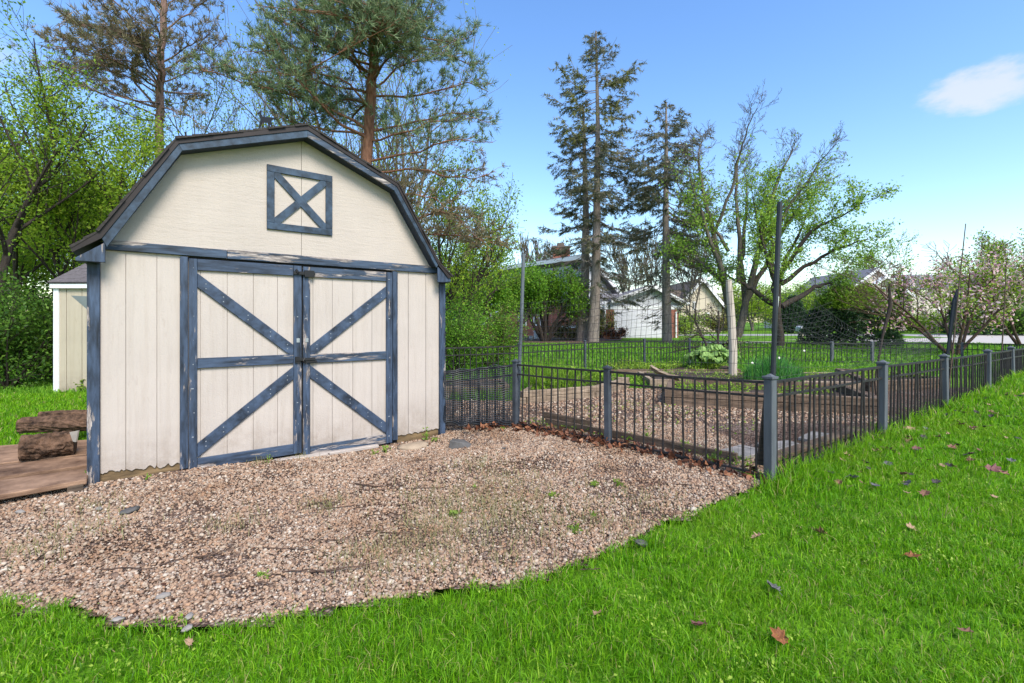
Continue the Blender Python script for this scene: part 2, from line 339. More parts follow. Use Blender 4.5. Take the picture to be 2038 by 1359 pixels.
def gravel_ground():
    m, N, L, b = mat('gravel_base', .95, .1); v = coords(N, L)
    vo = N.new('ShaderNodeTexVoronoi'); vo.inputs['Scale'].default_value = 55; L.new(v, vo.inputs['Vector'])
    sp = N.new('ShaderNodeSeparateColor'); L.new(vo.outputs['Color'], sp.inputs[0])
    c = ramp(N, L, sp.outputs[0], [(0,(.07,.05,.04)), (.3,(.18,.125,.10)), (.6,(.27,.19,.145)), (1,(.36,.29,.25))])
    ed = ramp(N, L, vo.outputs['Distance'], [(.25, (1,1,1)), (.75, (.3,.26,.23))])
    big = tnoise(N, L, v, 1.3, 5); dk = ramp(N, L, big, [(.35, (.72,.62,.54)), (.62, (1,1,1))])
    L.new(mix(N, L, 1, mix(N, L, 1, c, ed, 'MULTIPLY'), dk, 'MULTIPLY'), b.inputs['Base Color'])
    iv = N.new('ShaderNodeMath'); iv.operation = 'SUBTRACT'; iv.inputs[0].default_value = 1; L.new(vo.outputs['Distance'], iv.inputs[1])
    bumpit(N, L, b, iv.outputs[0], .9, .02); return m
M['gravel'] = gravel_ground()
def lawn_mat():
    m, N, L, b = mat('lawn_ground', .95, .1); v = coords(N, L)
    n = tnoise(N, L, v, .55, 6, .6); n2 = tnoise(N, L, v, 30, 4)
    c = ramp(N, L, n, [(.3, (.06,.15,.010)), (.55, (.12,.25,.015)), (.75, (.19,.33,.03))])
    d = ramp(N, L, n2, [(.3, (.45,.5,.4)), (.6, (1,1,1))])
    L.new(mix(N, L, .9, c, d, 'MULTIPLY'), b.inputs['Base Color']); bumpit(N, L, b, n2, .8, .05); return m
M['lawn'] = lawn_mat()
def brick_mat():
    m, N, L, b = mat('red_brick', .9, .15); t = N.new('ShaderNodeTexCoord'); mp = N.new('ShaderNodeMapping'); L.new(t.outputs['UV'], mp.inputs[0])
    br = N.new('ShaderNodeTexBrick'); br.inputs['Scale'].default_value = 4.0; br.inputs['Mortar Size'].default_value = .012; br.inputs['Row Height'].default_value = .3; br.inputs['Brick Width'].default_value = .9
    br.inputs['Color1'].default_value = (.19,.065,.045,1); br.inputs['Color2'].default_value = (.28,.105,.07,1); br.inputs['Mortar'].default_value = (.30,.24,.21,1)
    sp = N.new('ShaderNodeSeparateXYZ'); oc = N.new('ShaderNodeTexCoord'); L.new(oc.outputs['Object'], sp.inputs[0])
    s = N.new('ShaderNodeMath'); s.operation = 'ADD'; L.new(sp.outputs[0], s.inputs[0]); L.new(sp.outputs[1], s.inputs[1])
    cb = N.new('ShaderNodeCombineXYZ'); L.new(s.outputs[0], cb.inputs[0]); L.new(sp.outputs[2], cb.inputs[1]); L.new(cb.outputs[0], br.inputs['Vector'])
    L.new(br.outputs['Color'], b.inputs['Base Color']); return m
M['brick'] = brick_mat()
def lap_mat(name, col, pitch=.2):
    m, N, L, b = mat(name, .7, .25); v = coords(N, L); wv = N.new('ShaderNodeTexWave'); wv.bands_direction = 'Z'; wv.wave_profile = 'SAW'; wv.inputs['Scale'].default_value = .314/pitch
    L.new(v, wv.inputs['Vector']); n = tnoise(N, L, v, 3, 4)
    c = ramp(N, L, n, [(.3, tuple(x*.93 for x in col)), (.7, col)]); L.new(c, b.inputs['Base Color']); bumpit(N, L, b, wv.outputs['Fac'], .8, .03); return m
M['lap_white'] = lap_mat('white_lap_siding', (.50,.51,.55))
M['lap_cream'] = lap_mat('cream_lap_siding', (.60,.52,.40))
M['lap_pink'] = lap_mat('pale_beige_siding', (.62,.54,.48))
M['roof_grey'] = plain('grey_roof', (.16,.155,.175), .9, .2, 5, bump=.3)
M['roof_brown'] = plain('brown_roof', (.11,.085,.07), .9, .25, 5, bump=.3)
M['garage'] = plain('garage_door_white', (.56,.56,.60), .6, .04, 2)
m, N_, L_, b_ = mat('window_glass', .08, .6); b_.inputs['Base Color'].default_value = (.03,.04,.05,1); M['glass'] = m
M['bluebin'] = plain('turquoise_plastic', (.06,.32,.40), .5, .1)
M['terracotta'] = plain('terracotta', (.42,.13,.05), .8, .2)
M['leaf_rhubarb'] = foliage('broad_leaf', [(0,(.12,.25,.05)), (.6,(.27,.42,.12)), (1,(.42,.55,.24))], .35)
M['white_flower'] = plain('white_flower', (.78,.76,.66), .6, .08)

# ------------------------------------------------------------------ ground
def smooth(a, b, x): t = np.clip((x-a)/(b-a), 0, 1); return t*t*(3-2*t)
FD = np.array([.84, .5426]); FN = np.array([.5426, -.84]); FC = np.array([2.07, 3.75])
def hgt(x, y):
    x = np.asarray(x, float); y = np.asarray(y, float)
    s = (x-FC[0])*FD[0] + (y-FC[1])*FD[1]; t = (x-FC[0])*FN[0] + (y-FC[1])*FN[1]
    rise = np.clip(s, 0, 7.5)*.052*smooth(-.35, .25, t)
    far = .15*smooth(12, 22, y)
    c, q = math.cos(R(37.7526)), math.sin(R(37.7526)); u = (x+3.35)*c+(y-3.691)*q; v = -(x+3.35)*q+(y-3.691)*c
    dip = .085*smooth(.5, 2.3, u)*(1-smooth(2.9, 3.8, u))*smooth(-1.5, -.15, v)*(1-smooth(.3, 1.0, v))
    return np.maximum(rise*(1-smooth(11, 18, y)), far) - dip
def H(x, y): return float(hgt(x, y))

xs = np.concatenate([np.linspace(-400, -20, 12), np.arange(-18, 18.01, .3), np.linspace(20, 400, 12)])
ys = np.concatenate([np.linspace(-60, 0, 6), np.arange(.5, 24.01, .3), np.linspace(26, 700, 22)])
def inpoly(x, y, poly):
    x = np.asarray(x); y = np.asarray(y); r = np.zeros(x.shape, bool); k = len(poly); j = k-1
    for i in range(k):
        xi, yi = poly[i]; xj, yj = poly[j]
        c = ((yi > y) != (yj > y)) & (x < (xj-xi)*(y-yi)/((yj-yi) or 1e-9) + xi); r ^= c; j = i
    return r
GRAVEL = [(-3.55,3.62),(-3.72,3.25),(-4.3,2.95),(-4.1,2.35),(-2.39,2.18),(-1.99,2.09),(-1.63,2.0),(-1.27,1.97),(-1.0,2.02),(-.72,2.1),(-.33,2.22),(-.05,2.29),(.21,2.4),(.64,2.7),(1.08,3.04),(1.63,3.43),(2.0,3.72),
          (3.2,4.62),(4.9,5.7),(6.6,6.75),(8.3,7.75),(9.2,9.0),(6.0,9.6),(3.6,9.0),(2.0,9.0),(.9,8.3),(.1,7.6),(-1.95,7.7),(-.80,5.8),(-3.3,3.75)]
X, Y = np.meshgrid(xs, ys); Z = hgt(X, Y) - .012 - .05*inpoly(X.ravel(), Y.ravel(), GRAVEL).reshape(X.shape)
nx, ny = len(xs), len(ys); idx = np.arange(nx*ny).reshape(ny, nx)
fc = np.stack([idx[:-1,:-1], idx[:-1,1:], idx[1:,1:], idx[1:,:-1]], -1).reshape(-1, 4)
tag(np_mesh('ground', np.stack([X, Y, Z], -1).reshape(-1, 3), fc, M['lawn'], smooth=True), kind='structure')

mbg = MB(); rg = random.Random(5)
edge = []
for i in range(len(GRAVEL)):
    a, b = GRAVEL[i], GRAVEL[(i+1) % len(GRAVEL)]; n = max(1, int(math.dist(a, b)/.12))
    for k in range(n):
        t = k/n; j = .035 if 4 <= i <= 16 else .01
        edge.append((a[0]+(b[0]-a[0])*t + rg.uniform(-j, j), a[1]+(b[1]-a[1])*t + rg.uniform(-j, j)))
GRAVEL_E = edge
gx_, gy_ = np.meshgrid(np.arange(-4.5, 9.4, .07), np.arange(1.9, 9.8, .07)); ins = inpoly(gx_.ravel(), gy_.ravel(), edge).reshape(gx_.shape)
gi = np.arange(gx_.size).reshape(gx_.shape); cell = (ins[:-1,:-1].astype(int)+ins[:-1,1:]+ins[1:,1:]+ins[1:,:-1]) >= 2
gf = np.stack([gi[:-1,:-1], gi[:-1,1:], gi[1:,1:], gi[1:,:-1]], -1)[cell]; used = np.unique(gf); remap = np.zeros(gx_.size, int); remap[used] = np.arange(len(used))
gv = np.stack([gx_.ravel(), gy_.ravel(), hgt(gx_, gy_).ravel()+.004], 1)[used]
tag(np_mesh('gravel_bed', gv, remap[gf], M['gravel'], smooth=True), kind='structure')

# ------------------------------------------------------------------ the big shed (built in its own axes: x along the front, y inward, z up)
SO = (-3.35, 3.691, 0); SRZ = R(37.7526)
def shed_pt(u, v, z): c, s = math.cos(SRZ), math.sin(SRZ); return Vector((SO[0]+u*c-v*s, SO[1]+u*s+v*c, z))
shed = thing('barn_shed', 'cream gambrel roof shed with weathered blue trim and crossed double doors', 'shed', SO, rz=SRZ)
rs = random.Random(11)
DEP = 3.6
OUT = [(-.087,1.85),(.069,1.99),(.559,2.825),(1.601,3.209),(2.544,2.807),(3.05,1.975),(3.223,1.827)]
INN = [(-.062,1.765),(.122,1.872),(.604,2.733),(1.601,3.088),(2.497,2.722),(3.015,1.915),(3.10,1.765)]
def sbuild(mb, name, m, parent=shed, bevel=0, smooth=False): return mb.build(name, m, parent, off=(0,0,0), bevel=bevel, smooth=smooth)
def zprism(mb, poly, y0, y1): return mb.prism(poly, (0,y1,0), (1,0,0), (0,0,1), (0,-1,0), y1-y0)
def rag(x0, x1, zb, zt, amp, step=.012):               # a board with an uneven rotted lower edge
    n = max(2, int((x1-x0)/step)); b = [(x0+(x1-x0)*i/n, zb + amp*(mnoise.noise(Vector((x0*9+i*.28, zb*5, 3)))*1.3 + mnoise.noise(Vector((x0*9+i*.9, zb*5, 7)))*.5 + rs.uniform(-.10,.10))) for i in range(n+1)]
    return b + [(x1, zt), (x0, zt)]
# carcass behind the boards
core = MB(); zprism(core, [(.03,.03),(3.17,.03),(3.17,1.83),(3.0,1.93),(2.50,2.72),(1.60,3.08),(.60,2.73),(.10,1.93),(.03,1.83)], .02, DEP)
sbuild(core, 'wall', M['siding'])
sbuild(MB().box(.03,3.17,.014,.0195,.02,1.86), 'backing', M['siding'])
for i, (a, b) in enumerate(((.075,.229),(.233,.432),(.436,.60))):
    sbuild(zprism(MB(), rag(a, b, .078-.012*i, 1.865, .034), 0, .012), 'siding_board', M['siding'])
for i, (a, b) in enumerate(((2.585,.0),(2.734,.0),(2.957,.0))):
    b = (2.728, 2.951, 3.13)[i]
    sbuild(zprism(MB(), rag(a, b, .0+.004*i, 1.865, .013), 0, .012), 'siding_board', M['siding'])
def gable_half(pts): return zprism(MB(), pts, -.006, .012)
sbuild(gable_half([(.075,1.93),(1.5785,1.93),(1.5785,3.10),(.60,2.76),(.11,1.96)]), 'gable_panel', M['gable'])
sbuild(gable_half([(1.5825,1.93),(3.10,1.93),(3.02,1.97),(2.50,2.75),(1.60,3.105),(1.5825,3.10)]), 'gable_panel', M['gable'])
def board(name, x0, x1, z0, z1, m, y0=-.022, y1=0.001, parent=shed, wob=.0015):
    return sbuild(zprism(MB(), [(x0+rs.uniform(-wob,wob),z0),(x1+rs.uniform(-wob,wob),z0),(x1+rs.uniform(-wob,wob),z1),(x0+rs.uniform(-wob,wob),z1)], y0, y1), name, m, parent, bevel=.003)
board('corner_trim', -.004, .072, .0, 1.80, M['blue_v'], -.026, .06)
board('corner_trim', 3.125, 3.205, -.06, 1.80, M['blue_v'], -.026, .06)
board('door_jamb', .592, .650, .012, 1.856, M['blue_v'])
board('door_jamb', 2.533, 2.594, -.04, 1.853, M['blue_v'])
sbuild(zprism(MB(), [(.102,1.868),(.94,1.864),(.94,1.942),(.102,1.945)], -.03, .001), 'header_board', M['blue_worn'], bevel=.003)
sbuild(zprism(MB(), [(.944,1.862),(3.085,1.862),(3.085,1.946),(.944,1.946)], -.028, .001), 'header_board', M['blue_worn'], bevel=.003)
# cornice returns under the eaves
for pts in ([(-.058,1.752),(.112,1.752),(.112,1.945),(.10,1.90),(-.062,1.775)], [(3.035,1.752),(3.115,1.752),(3.215,1.765),(3.20,1.80),(3.035,1.93)]):
    sbuild(zprism(MB(), pts, -.142, -.122), 'cornice_return', M['blue_v'], bevel=.003)
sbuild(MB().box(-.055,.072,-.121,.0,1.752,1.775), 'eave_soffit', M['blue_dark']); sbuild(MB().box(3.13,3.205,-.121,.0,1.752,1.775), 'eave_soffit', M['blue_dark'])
# roof deck, drip edge, rake boards, soffit
def off_poly(i, j, t0, t1):                            # strip of the roof outline between OUT lowered by t0 and by t1
    return [OUT[i], OUT[j]] if False else None
for i in range(6):
    a, b = OUT[i], OUT[i+1]; d = Vector((b[0]-a[0], 0, b[1]-a[1])); nrm = Vector((-d.z, 0, d.x)).normalized()
    def q(p, t): return (p[0]+nrm.x*t, p[1]+nrm.z*t)
    mid = lambda p, o, t: (p[0]+(o[0]-p[0])*t, p[1]+(o[1]-p[1])*t)
    A2, B2 = mid(OUT[i], INN[i], .43), mid(OUT[i+1], INN[i+1], .43)
    deck = zprism(MB(), [mid(OUT[i],INN[i],.12), mid(OUT[i+1],INN[i+1],.12), mid(OUT[i+1],INN[i+1],.34), mid(OUT[i],INN[i],.34)], -.135, DEP+.15)
    sbuild(deck, 'roof_deck', M['blue_dark'])
    sbuild(zprism(MB(), [mid(OUT[i],INN[i],.06), mid(OUT[i+1],INN[i+1],.06), B2, A2], -.158, -.136), 'drip_edge', M['drip'])
    if 0 < i < 5: sbuild(zprism(MB(), [A2, B2, INN[i+1], INN[i]], -.150, -.128), 'rake_board', M['blue_worn'] if i == 3 else M['blue_win_rake_shade'], bevel=.002)  # the darker blue paints in the shadow on these rake boards
    # shingle courses, each a thin slab with an uneven front edge
    ln = d.length; n = max(1, round(ln/.13)); sh = MB()
    for k in range(n):
        t0, t1 = k/n, min(1, (k+1.25)/n); p0 = (a[0]+(b[0]-a[0])*t0, a[1]+(b[1]-a[1])*t0); p1 = (a[0]+(b[0]-a[0])*t1, a[1]+(b[1]-a[1])*t1)
        s0, s1 = (1, -.2) if i < 3 else (-.2, 1); e = .165 + rs.uniform(-.006, .012)
        zprism(sh, [q(p0, .010*s0+.004), q(p1, .010*s1+.004), q(p1, -.008), q(p0, -.008)], -e, DEP+.16)
    sbuild(sh, 'shingle_slope', M['shingle'])
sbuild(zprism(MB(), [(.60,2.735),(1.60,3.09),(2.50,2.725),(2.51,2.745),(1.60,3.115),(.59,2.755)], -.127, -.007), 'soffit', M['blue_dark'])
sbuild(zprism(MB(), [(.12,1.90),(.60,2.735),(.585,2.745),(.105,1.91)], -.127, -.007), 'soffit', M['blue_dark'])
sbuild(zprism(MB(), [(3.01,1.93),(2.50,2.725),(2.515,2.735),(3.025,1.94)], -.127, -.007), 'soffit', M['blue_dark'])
# doors
def door(x0, x1, grooves, zb, zt, sl, sr, mid, diag, side):
    d = thing('door', None, None, SO); d.parent = shed; d.location = (0,0,0)
    WL[d.name] = (0,0,0)
    g = [x0+.01] + grooves + [x1-.01]
    for a, b in zip(g[:-1], g[1:]): sbuild(zprism(MB(), [(a+.002,zb+.01),(b-.002,zb+.01),(b-.002,zt-.01),(a+.002,zt-.01)], -.003, .009), 'door_board', M['siding'], d)
    sbuild(MB().box(x0+.01,x1-.01,.0095,.0135,zb+.01,zt-.01), 'door_backing', M['siding'], d)
    board('stile', x0, sl, zb, zt, M['blue_v'], -.027, -.0035, d); board('stile', sr, x1, zb, zt, M['blue_v'], -.027, -.0035, d)
    board('rail', sl+.001, sr-.001, zt-.10, zt, M['blue_h'] if side == 0 else M['blue_worn'], -.0255, -.0035, d)
    board('rail', sl+.001, sr-.001, mid, mid+.09, M['blue_h'] if side == 0 else M['blue_worn'], -.0255, -.0035, d)
    board('rail', sl+.001, sr-.001, zb, zb+.098, M['blue_worn'] if side else M['blue_h'], -.0255, -.0035, d)
    for (ax, az, bx, bz) in diag:
        L_ = Vector((bx-ax, 0, bz-az)); n_ = Vector((-L_.z, 0, L_.x)).normalized()*.048
        # braces are cut plumb where they meet the stiles
        h = .048*L_.length/abs(L_.x)
        sbuild(zprism(MB(), [(ax,az-h),(bx,bz-h),(bx,bz+h),(ax,az+h)], -.0245, -.0035), 'brace', M['blue_d'], d, bevel=.003)
        nm = MB()
        for t in (.08,.25,.5,.74,.93):
            for o in (-.02,.022): c = Vector((ax+(bx-ax)*t, -.0255, az+(bz-az)*t+o)); nm.box(c.x-.004,c.x+.004,c.y-.002,c.y+.002,c.z-.004,c.z+.004)
        sbuild(nm, 'nail_heads', M['nail'], d)['kind'] = 'stuff'
    nm = MB()
    for xx in ((x0+sl)/2, (sr+x1)/2):
        for k in range(9): z = zb+.08+(zt-zb-.16)*k/8; nm.box(xx-.004+rs.uniform(-.014,.014),xx+.004,-.030,-.026,z-.004,z+.004)
    sbuild(nm, 'nail_heads', M['nail'], d)['kind'] = 'stuff'
    return d
dl = door(.655, 1.577, [.74,.945,1.156,1.363], -.012, 1.842, .717, 1.503, .878, [(.718,1.655,1.502,1.0),(.718,.155,1.502,.785)], 0)
dr = door(1.591, 2.527, [1.69,1.88,2.093,2.302], -.06, 1.838, 1.658, 2.457, .872, [(1.659,.985,2.456,1.62),(1.659,.79,2.456,.11)], 1)
sbuild(MB().box(1.577,1.591,-.004,.012,-.05,1.84), 'door_gap', M['void'])
sbuild(MB().box(.655,2.527,-.006,.012,1.843,1.861), 'door_head_gap', M['void'])
lt = MB().box(1.52,1.70,-.052,-.028,.905,.93).box(1.515,1.56,-.045,-.027,.885,.945).box(1.61,1.72,-.045,-.027,.88,.90); lt.tube([(1.60,-.05,.93),(1.585,-.06,.905),(1.60,-.05,.88)], .007)
sbuild(lt, 'latch', M['black'])
ht = MB().box(1.50,1.70,-.05,-.028,1.755,1.785).box(1.60,1.69,-.055,-.028,1.735,1.80); ht.tube([(1.52,-.045,1.80),(1.54,-.06,1.77)], .012)
sbuild(ht, 'top_bolt', M['black'])
sbuild(MB().box(1.53,1.558,-.032,-.027,1.085,1.125), 'hasp_plate', M['steel'])
sbuild(MB().box(1.612,1.64,-.032,-.027,1.085,1.125), 'hasp_plate', M['steel'])
# loft window: square frame with a cross
wn = thing('loft_frame', None, None, SO); wn.parent = shed; wn.location = (0,0,0); WL[wn.name] = (0,0,0)
wx0, wx1, wz0, wz1, wb = 1.268, 1.876, 2.175, 2.792, .066
for (a, b, c, d_) in ((wx0,wx1,wz1-wb,wz1),(wx0,wx1,wz0,wz0+wb)): board('frame_bar', a, b, c, d_, M['blue_win_rake_shade'], -.026, -.0065, wn, 0)
for (a, b) in ((wx0,wx0+wb),(wx1-wb,wx1)): board('frame_bar', a, b, wz0+wb+.0005, wz1-wb-.0005, M['blue_win_rake_shade'], -.026, -.0065, wn, 0)
def xbar(ax, az, bx, bz, y0, wid=.035):
    dd = Vector((bx-ax,0,bz-az)).normalized(); n_ = Vector((-dd.z,0,dd.x))*wid
    sbuild(zprism(MB(), [(ax-n_.x,az-n_.z),(bx-n_.x,bz-n_.z),(bx+n_.x,bz+n_.z),(ax+n_.x,az+n_.z)], y0, -.0065), 'cross_bar', M['blue_win_rake_shade'], wn)
k = wb-.012
xbar(wx0+k, wz1-k, wx1-k, wz0+k, -.0225); xbar(wx0+k, wz0+k, wx1-k, wz1-k, -.0215)
# sill timbers and threshold
sbuild(MB().box(.06,.598,.013,.05,-.06,.10), 'skid_beam', M['skid'], bevel=.006)
sbuild(MB().box(.598,2.60,.014,.05,-.10,.0), 'skid_beam', M['void'])  # near black box painted in for the shaded gap below the doors
sbuild(MB().box(2.60,3.16,.013,.05,-.10,.02), 'skid_beam', M['skid'])
sbuild(zprism(MB(), [(.60,-.07),(2.35,-.075),(2.35,-.045),(.60,-.026)], -.085, .01), 'threshold_board', M['threshold'], bevel=.004)
# the grey metal wedge seen past the left corner
wd = MB(); a = P(141,588,4.95); b = P(176,590,4.92); c = P(176,618,4.92); dz = Vector((.12,.25,0))
wd.add([a,b,c,a+dz*.15,b+dz,c+dz], [(0,1,2),(3,5,4),(0,3,4,1),(1,4,5,2),(2,5,3,0)])
wedge = wd.build('metal_hood', M['greymetal'], at=tuple(c)); tag(wedge, 'grey sheet metal wedge poking out past the left corner of the blue trimmed shed', 'metal hood')
wedge.data.name = 'metal_hood'
# horse weathervane on the ridge
vp = shed_pt(1.6, 1.9, 3.21)
vane = thing('weathervane', 'small dark horse weathervane on the ridge of the gambrel shed', 'weathervane', vp)
zt = 3.84
MB().tube([vp-Vector((0,0,.03)), (vp.x,vp.y,zt+.02)], .008, 6).build('pole', M['black'], vane)
HS = [(-.075,.02),(-.10,-.10),(-.088,-.105),(-.055,-.015),(-.02,-.02),(.02,-.02),(.035,-.10),(.05,-.102),(.05,-.03),(.078,-.09),(.09,-.085),(.068,-.005),(.075,.02),(.13,.025),(.135,.045),(.07,.05),(.0,.055),(-.045,.06),(-.068,.10),(-.062,.13),(-.075,.145),(-.085,.13),(-.118,.10),(-.112,.088),(-.09,.095),(-.085,.06)]
MB().prism([(x, z+.10) for x, z in HS], (vp.x, vp.y, zt), (1,0,0), (0,0,1), (0,1,0), .008).build('horse', M['black'], vane)
MB().tube([(vp.x-.09,vp.y,zt-.005),(vp.x+.14,vp.y,zt-.005)], .006, 5).build('pointer', M['black'], vane)

# ------------------------------------------------------------------ the small shed behind
y2 = 8.6; L0 = P(107,780,y2); s2 = thing('storage_shed', 'small cream shed with white corner board and grey shingles among the trees', 'shed', (L0.x,y2,0))
def px(x, y=y2): return (x-CX)/F*y
x0, x1 = px(107), px(330); zt = EYE-(566-HY)/F*y2
MB().box(x0+.03,x1,y2+.04,y2+2.4,-.05,zt).build('wall', M['siding_b'], s2)
gx = [x0+.03, px(131), px(162), px(200), px(240), px(290)]
for a, b in zip(gx[:-1], gx[1:]): MB().box(a+.006,b-.006,y2+.012,y2+.039,0,zt-.05).build('siding_board', M['siding_b'], s2)
MB().box(x0,x0+.095,y2-.01,y2+.0385,-.02,zt-.072).build('corner_board', M['white'], s2)
MB().box(x0,x0+.03,y2+.0385,y2+.12,-.02,zt-.072).build('corner_board', M['white'], s2)
MB().box(x0-.03,x1,y2-.05,y2+.0,zt-.07,zt+.01).build('fascia', M['white'], s2)
rise = .62; run = 1.0
ro = MB(); ro.add([(x0-.03,y2-.06,zt+.012),(x1,y2-.06,zt+.012),(x1,y2+run,zt+rise),(x0-.03,y2+run,zt+rise),(x0-.03,y2-.06,zt+.03),(x1,y2-.06,zt+.03),(x1,y2+run,zt+rise+.02),(x0-.03,y2+run,zt+rise+.02)],
   [(0,1,2,3)[::-1],(4,5,6,7),(0,1,5,4),(1,2,6,5),(2,3,7,6),(3,0,4,7)]); ro.build('roof', M['shingle_g'], s2)
r2 = random.Random(3); nr = 8
for i in range(nr):
    t = i/nr; yy = y2-.075+(run+.06)*t; zz = zt+.034+(rise-.012)*t; u = x0-.045 - (r2.random()*.25)
    while u < x1-.1:
        wd_ = .29; a = max(u, x0-.045); b = min(u+wd_-.006, x1)
        if b-a > .03:
            l = (run+.06)/nr*1.15; hh = (rise-.012)/nr*1.15; dy = r2.uniform(-.006,.006)
            MB().add([(a,yy+dy,zz),(b,yy+dy,zz),(b,yy+l,zz+hh-.006),(a,yy+l,zz+hh-.006),(a,yy+dy,zz+.012),(b,yy+dy,zz+.012),(b,yy+l,zz+hh+.003),(a,yy+l,zz+hh+.003)],
                     [(3,2,1,0),(4,5,6,7),(0,1,5,4),(1,2,6,5),(2,3,7,6),(3,0,4,7)]).build('shingle', M['shingle_g'], s2)
        u += wd_

# ------------------------------------------------------------------ plank platform and logs beside the shed
pl = thing('plank_platform', 'low weathered plank platform on the grass at the left end of the shed', 'platform', tuple(G(60,968)))
pa, pb, pc, pd_ = G(-110,1002,.10), G(172,952,.10), G(200,868,.10), G(-60,885,.10)
for k in range(4):
    t0, t1 = k/4+.014, (k+1)/4-.014
    q0, q1, q2, q3 = pa.lerp(pd_, t0), pb.lerp(pc, t0), pb.lerp(pc, t1), pa.lerp(pd_, t1)
    z = Vector((0,0,r2.uniform(-.022,.008)))
    MB().add([q+z-Vector((0,0,.04)) for q in (q0,q1,q2,q3)] + [q+z for q in (q0,q1,q2,q3)], [(3,2,1,0),(4,5,6,7),(0,1,5,4),(1,2,6,5),(2,3,7,6),(3,0,4,7)]).build('plank', M['plank'], pl, bevel=.006)
for t in (.12,.88):
    q0, q1 = pa.lerp(pb, t), pd_.lerp(pc, t); MB().beam(q0-Vector((0,-.03,.085)), q1-Vector((0,.03,.085)), .09, .085).build('bearer', M['wood_dark'], pl)
def log(name, label, p0, p1, r, seed, grp=None):
    p0, p1 = Vector(p0), Vector(p1); t = thing(name, label, 'log', tuple((p0+p1)/2), grp)
    n, k = 40, 26; d = (p1-p0); ln = d.length; d.normalize(); a = d.cross(Vector((0,0,1))).normalized(); c = d.cross(a); mb = MB()
    ring = lambda i: [(p0+d*ln*i/k + (a*math.cos(2*math.pi*j/n)+c*math.sin(2*math.pi*j/n))*r*(1+.16*mnoise.noise(Vector((math.cos(2*math.pi*j/n)*2.2,math.sin(2*math.pi*j/n)*2.2,i*.09+seed))) + .17*mnoise.noise(Vector((j*1.9,i*.28,seed))) + .05*rs.uniform(-1,1))) for j in range(n)]
    vs = [v for i in range(k+1) for v in ring(i)]
    fs = [(i*n+j, i*n+(j+1)%n, (i+1)*n+(j+1)%n, (i+1)*n+j) for i in range(k) for j in range(n)]
    mb.add(vs, fs).build('bark', M['bark_log'], t)
    e = MB()
    for pp, sg in ((p0,-1),(p1,1)):
        b = len(e.v); e.v += [tuple(pp+d*sg*.004)] + [tuple(pp+d*sg*.001+(a*math.cos(2*math.pi*j/n)+c*math.sin(2*math.pi*j/n))*r*.93) for j in range(n)]
        e.f += [(b, b+1+j, b+1+(j+1)%n) for j in range(n)]
    e.build('cut_end', M['logend'], t); return t
def glog(name, label, x0, y0, x1, y1, hb, r, dz, seed):     # log between two photo points of its axis, resting at hb
    a = G(x0, y0, hb+r); b = G(x1, y1, hb+r)
    return log(name, label, a, b, r, seed)
glog('cut_log', 'thick rough barked log lying in front on the plank platform', 42, 892, 150, 880, .10, .105, 0, 1)
glog('cut_log', 'longer dark log behind the front one against the shed corner', 44, 846, 205, 840, .12, .085, 0, 5)
glog('cut_log', 'split pale topped log uppermost at the back of the log heap', 80, 828, 215, 822, .235, .048, 0, 9)
tag(MB().prism([(0,0),(.075,.015),(.055,-.085),(.03,-.08)], tuple(P(138,860,4.0)), (1,0,0), (0,0,1), (.3,1,0), .01).build('slate_shard', M['slate'], at=tuple(P(138,862,4.05))), 'pale grey metal shard standing between the logs', 'shard')

# ------------------------------------------------------------------ iron fences
PK = MB().tube([(0,0,0),(0,0,1)], .0095, 6).mesh('picket', M['fence'])
def grid_mesh(p0, p1, z0a, z1a, z0b, z1b, sx, sz, wd, rnd=0, sag=0, seed=0, lean=0):
    """wire netting between two uprights: thin square wires"""
    rr = random.Random(seed); p0, p1 = Vector(p0), Vector(p1); ln = (p1-p0).length; mb = MB(); nrm = (p1-p0).cross(Vector((0,0,1))).normalized()
    nx_, nz_ = max(2, int(ln/sx)), max(2, int(max(z1a-z0a, z1b-z0b)/sz))
    def pt(i, j):
        t = i/nx_; s = j/nz_; lo = z0a+(z0b-z0a)*t; hi = z1a+(z1b-z1a)*t
        z = lo+(hi-lo)*s - sag*math.sin(math.pi*t)*s
        q = p0.lerp(p1, min(1, max(0, t+lean*(s-.5)))) + nrm*(rnd*mnoise.noise(Vector((t*5,s*4,seed)))*2)
        return Vector((q.x, q.y, z + rnd*mnoise.noise(Vector((t*6,s*3,seed+9)))))
    gp = [[pt(i, j) for j in range(nz_+1)] for i in range(nx_+1)]
    for i in range(nx_+1): mb.tube(gp[i][::1], wd, 3, False)
    for j in range(nz_+1): mb.tube([gp[i][j] for i in range(nx_+1)], wd, 3, False)
    return mb
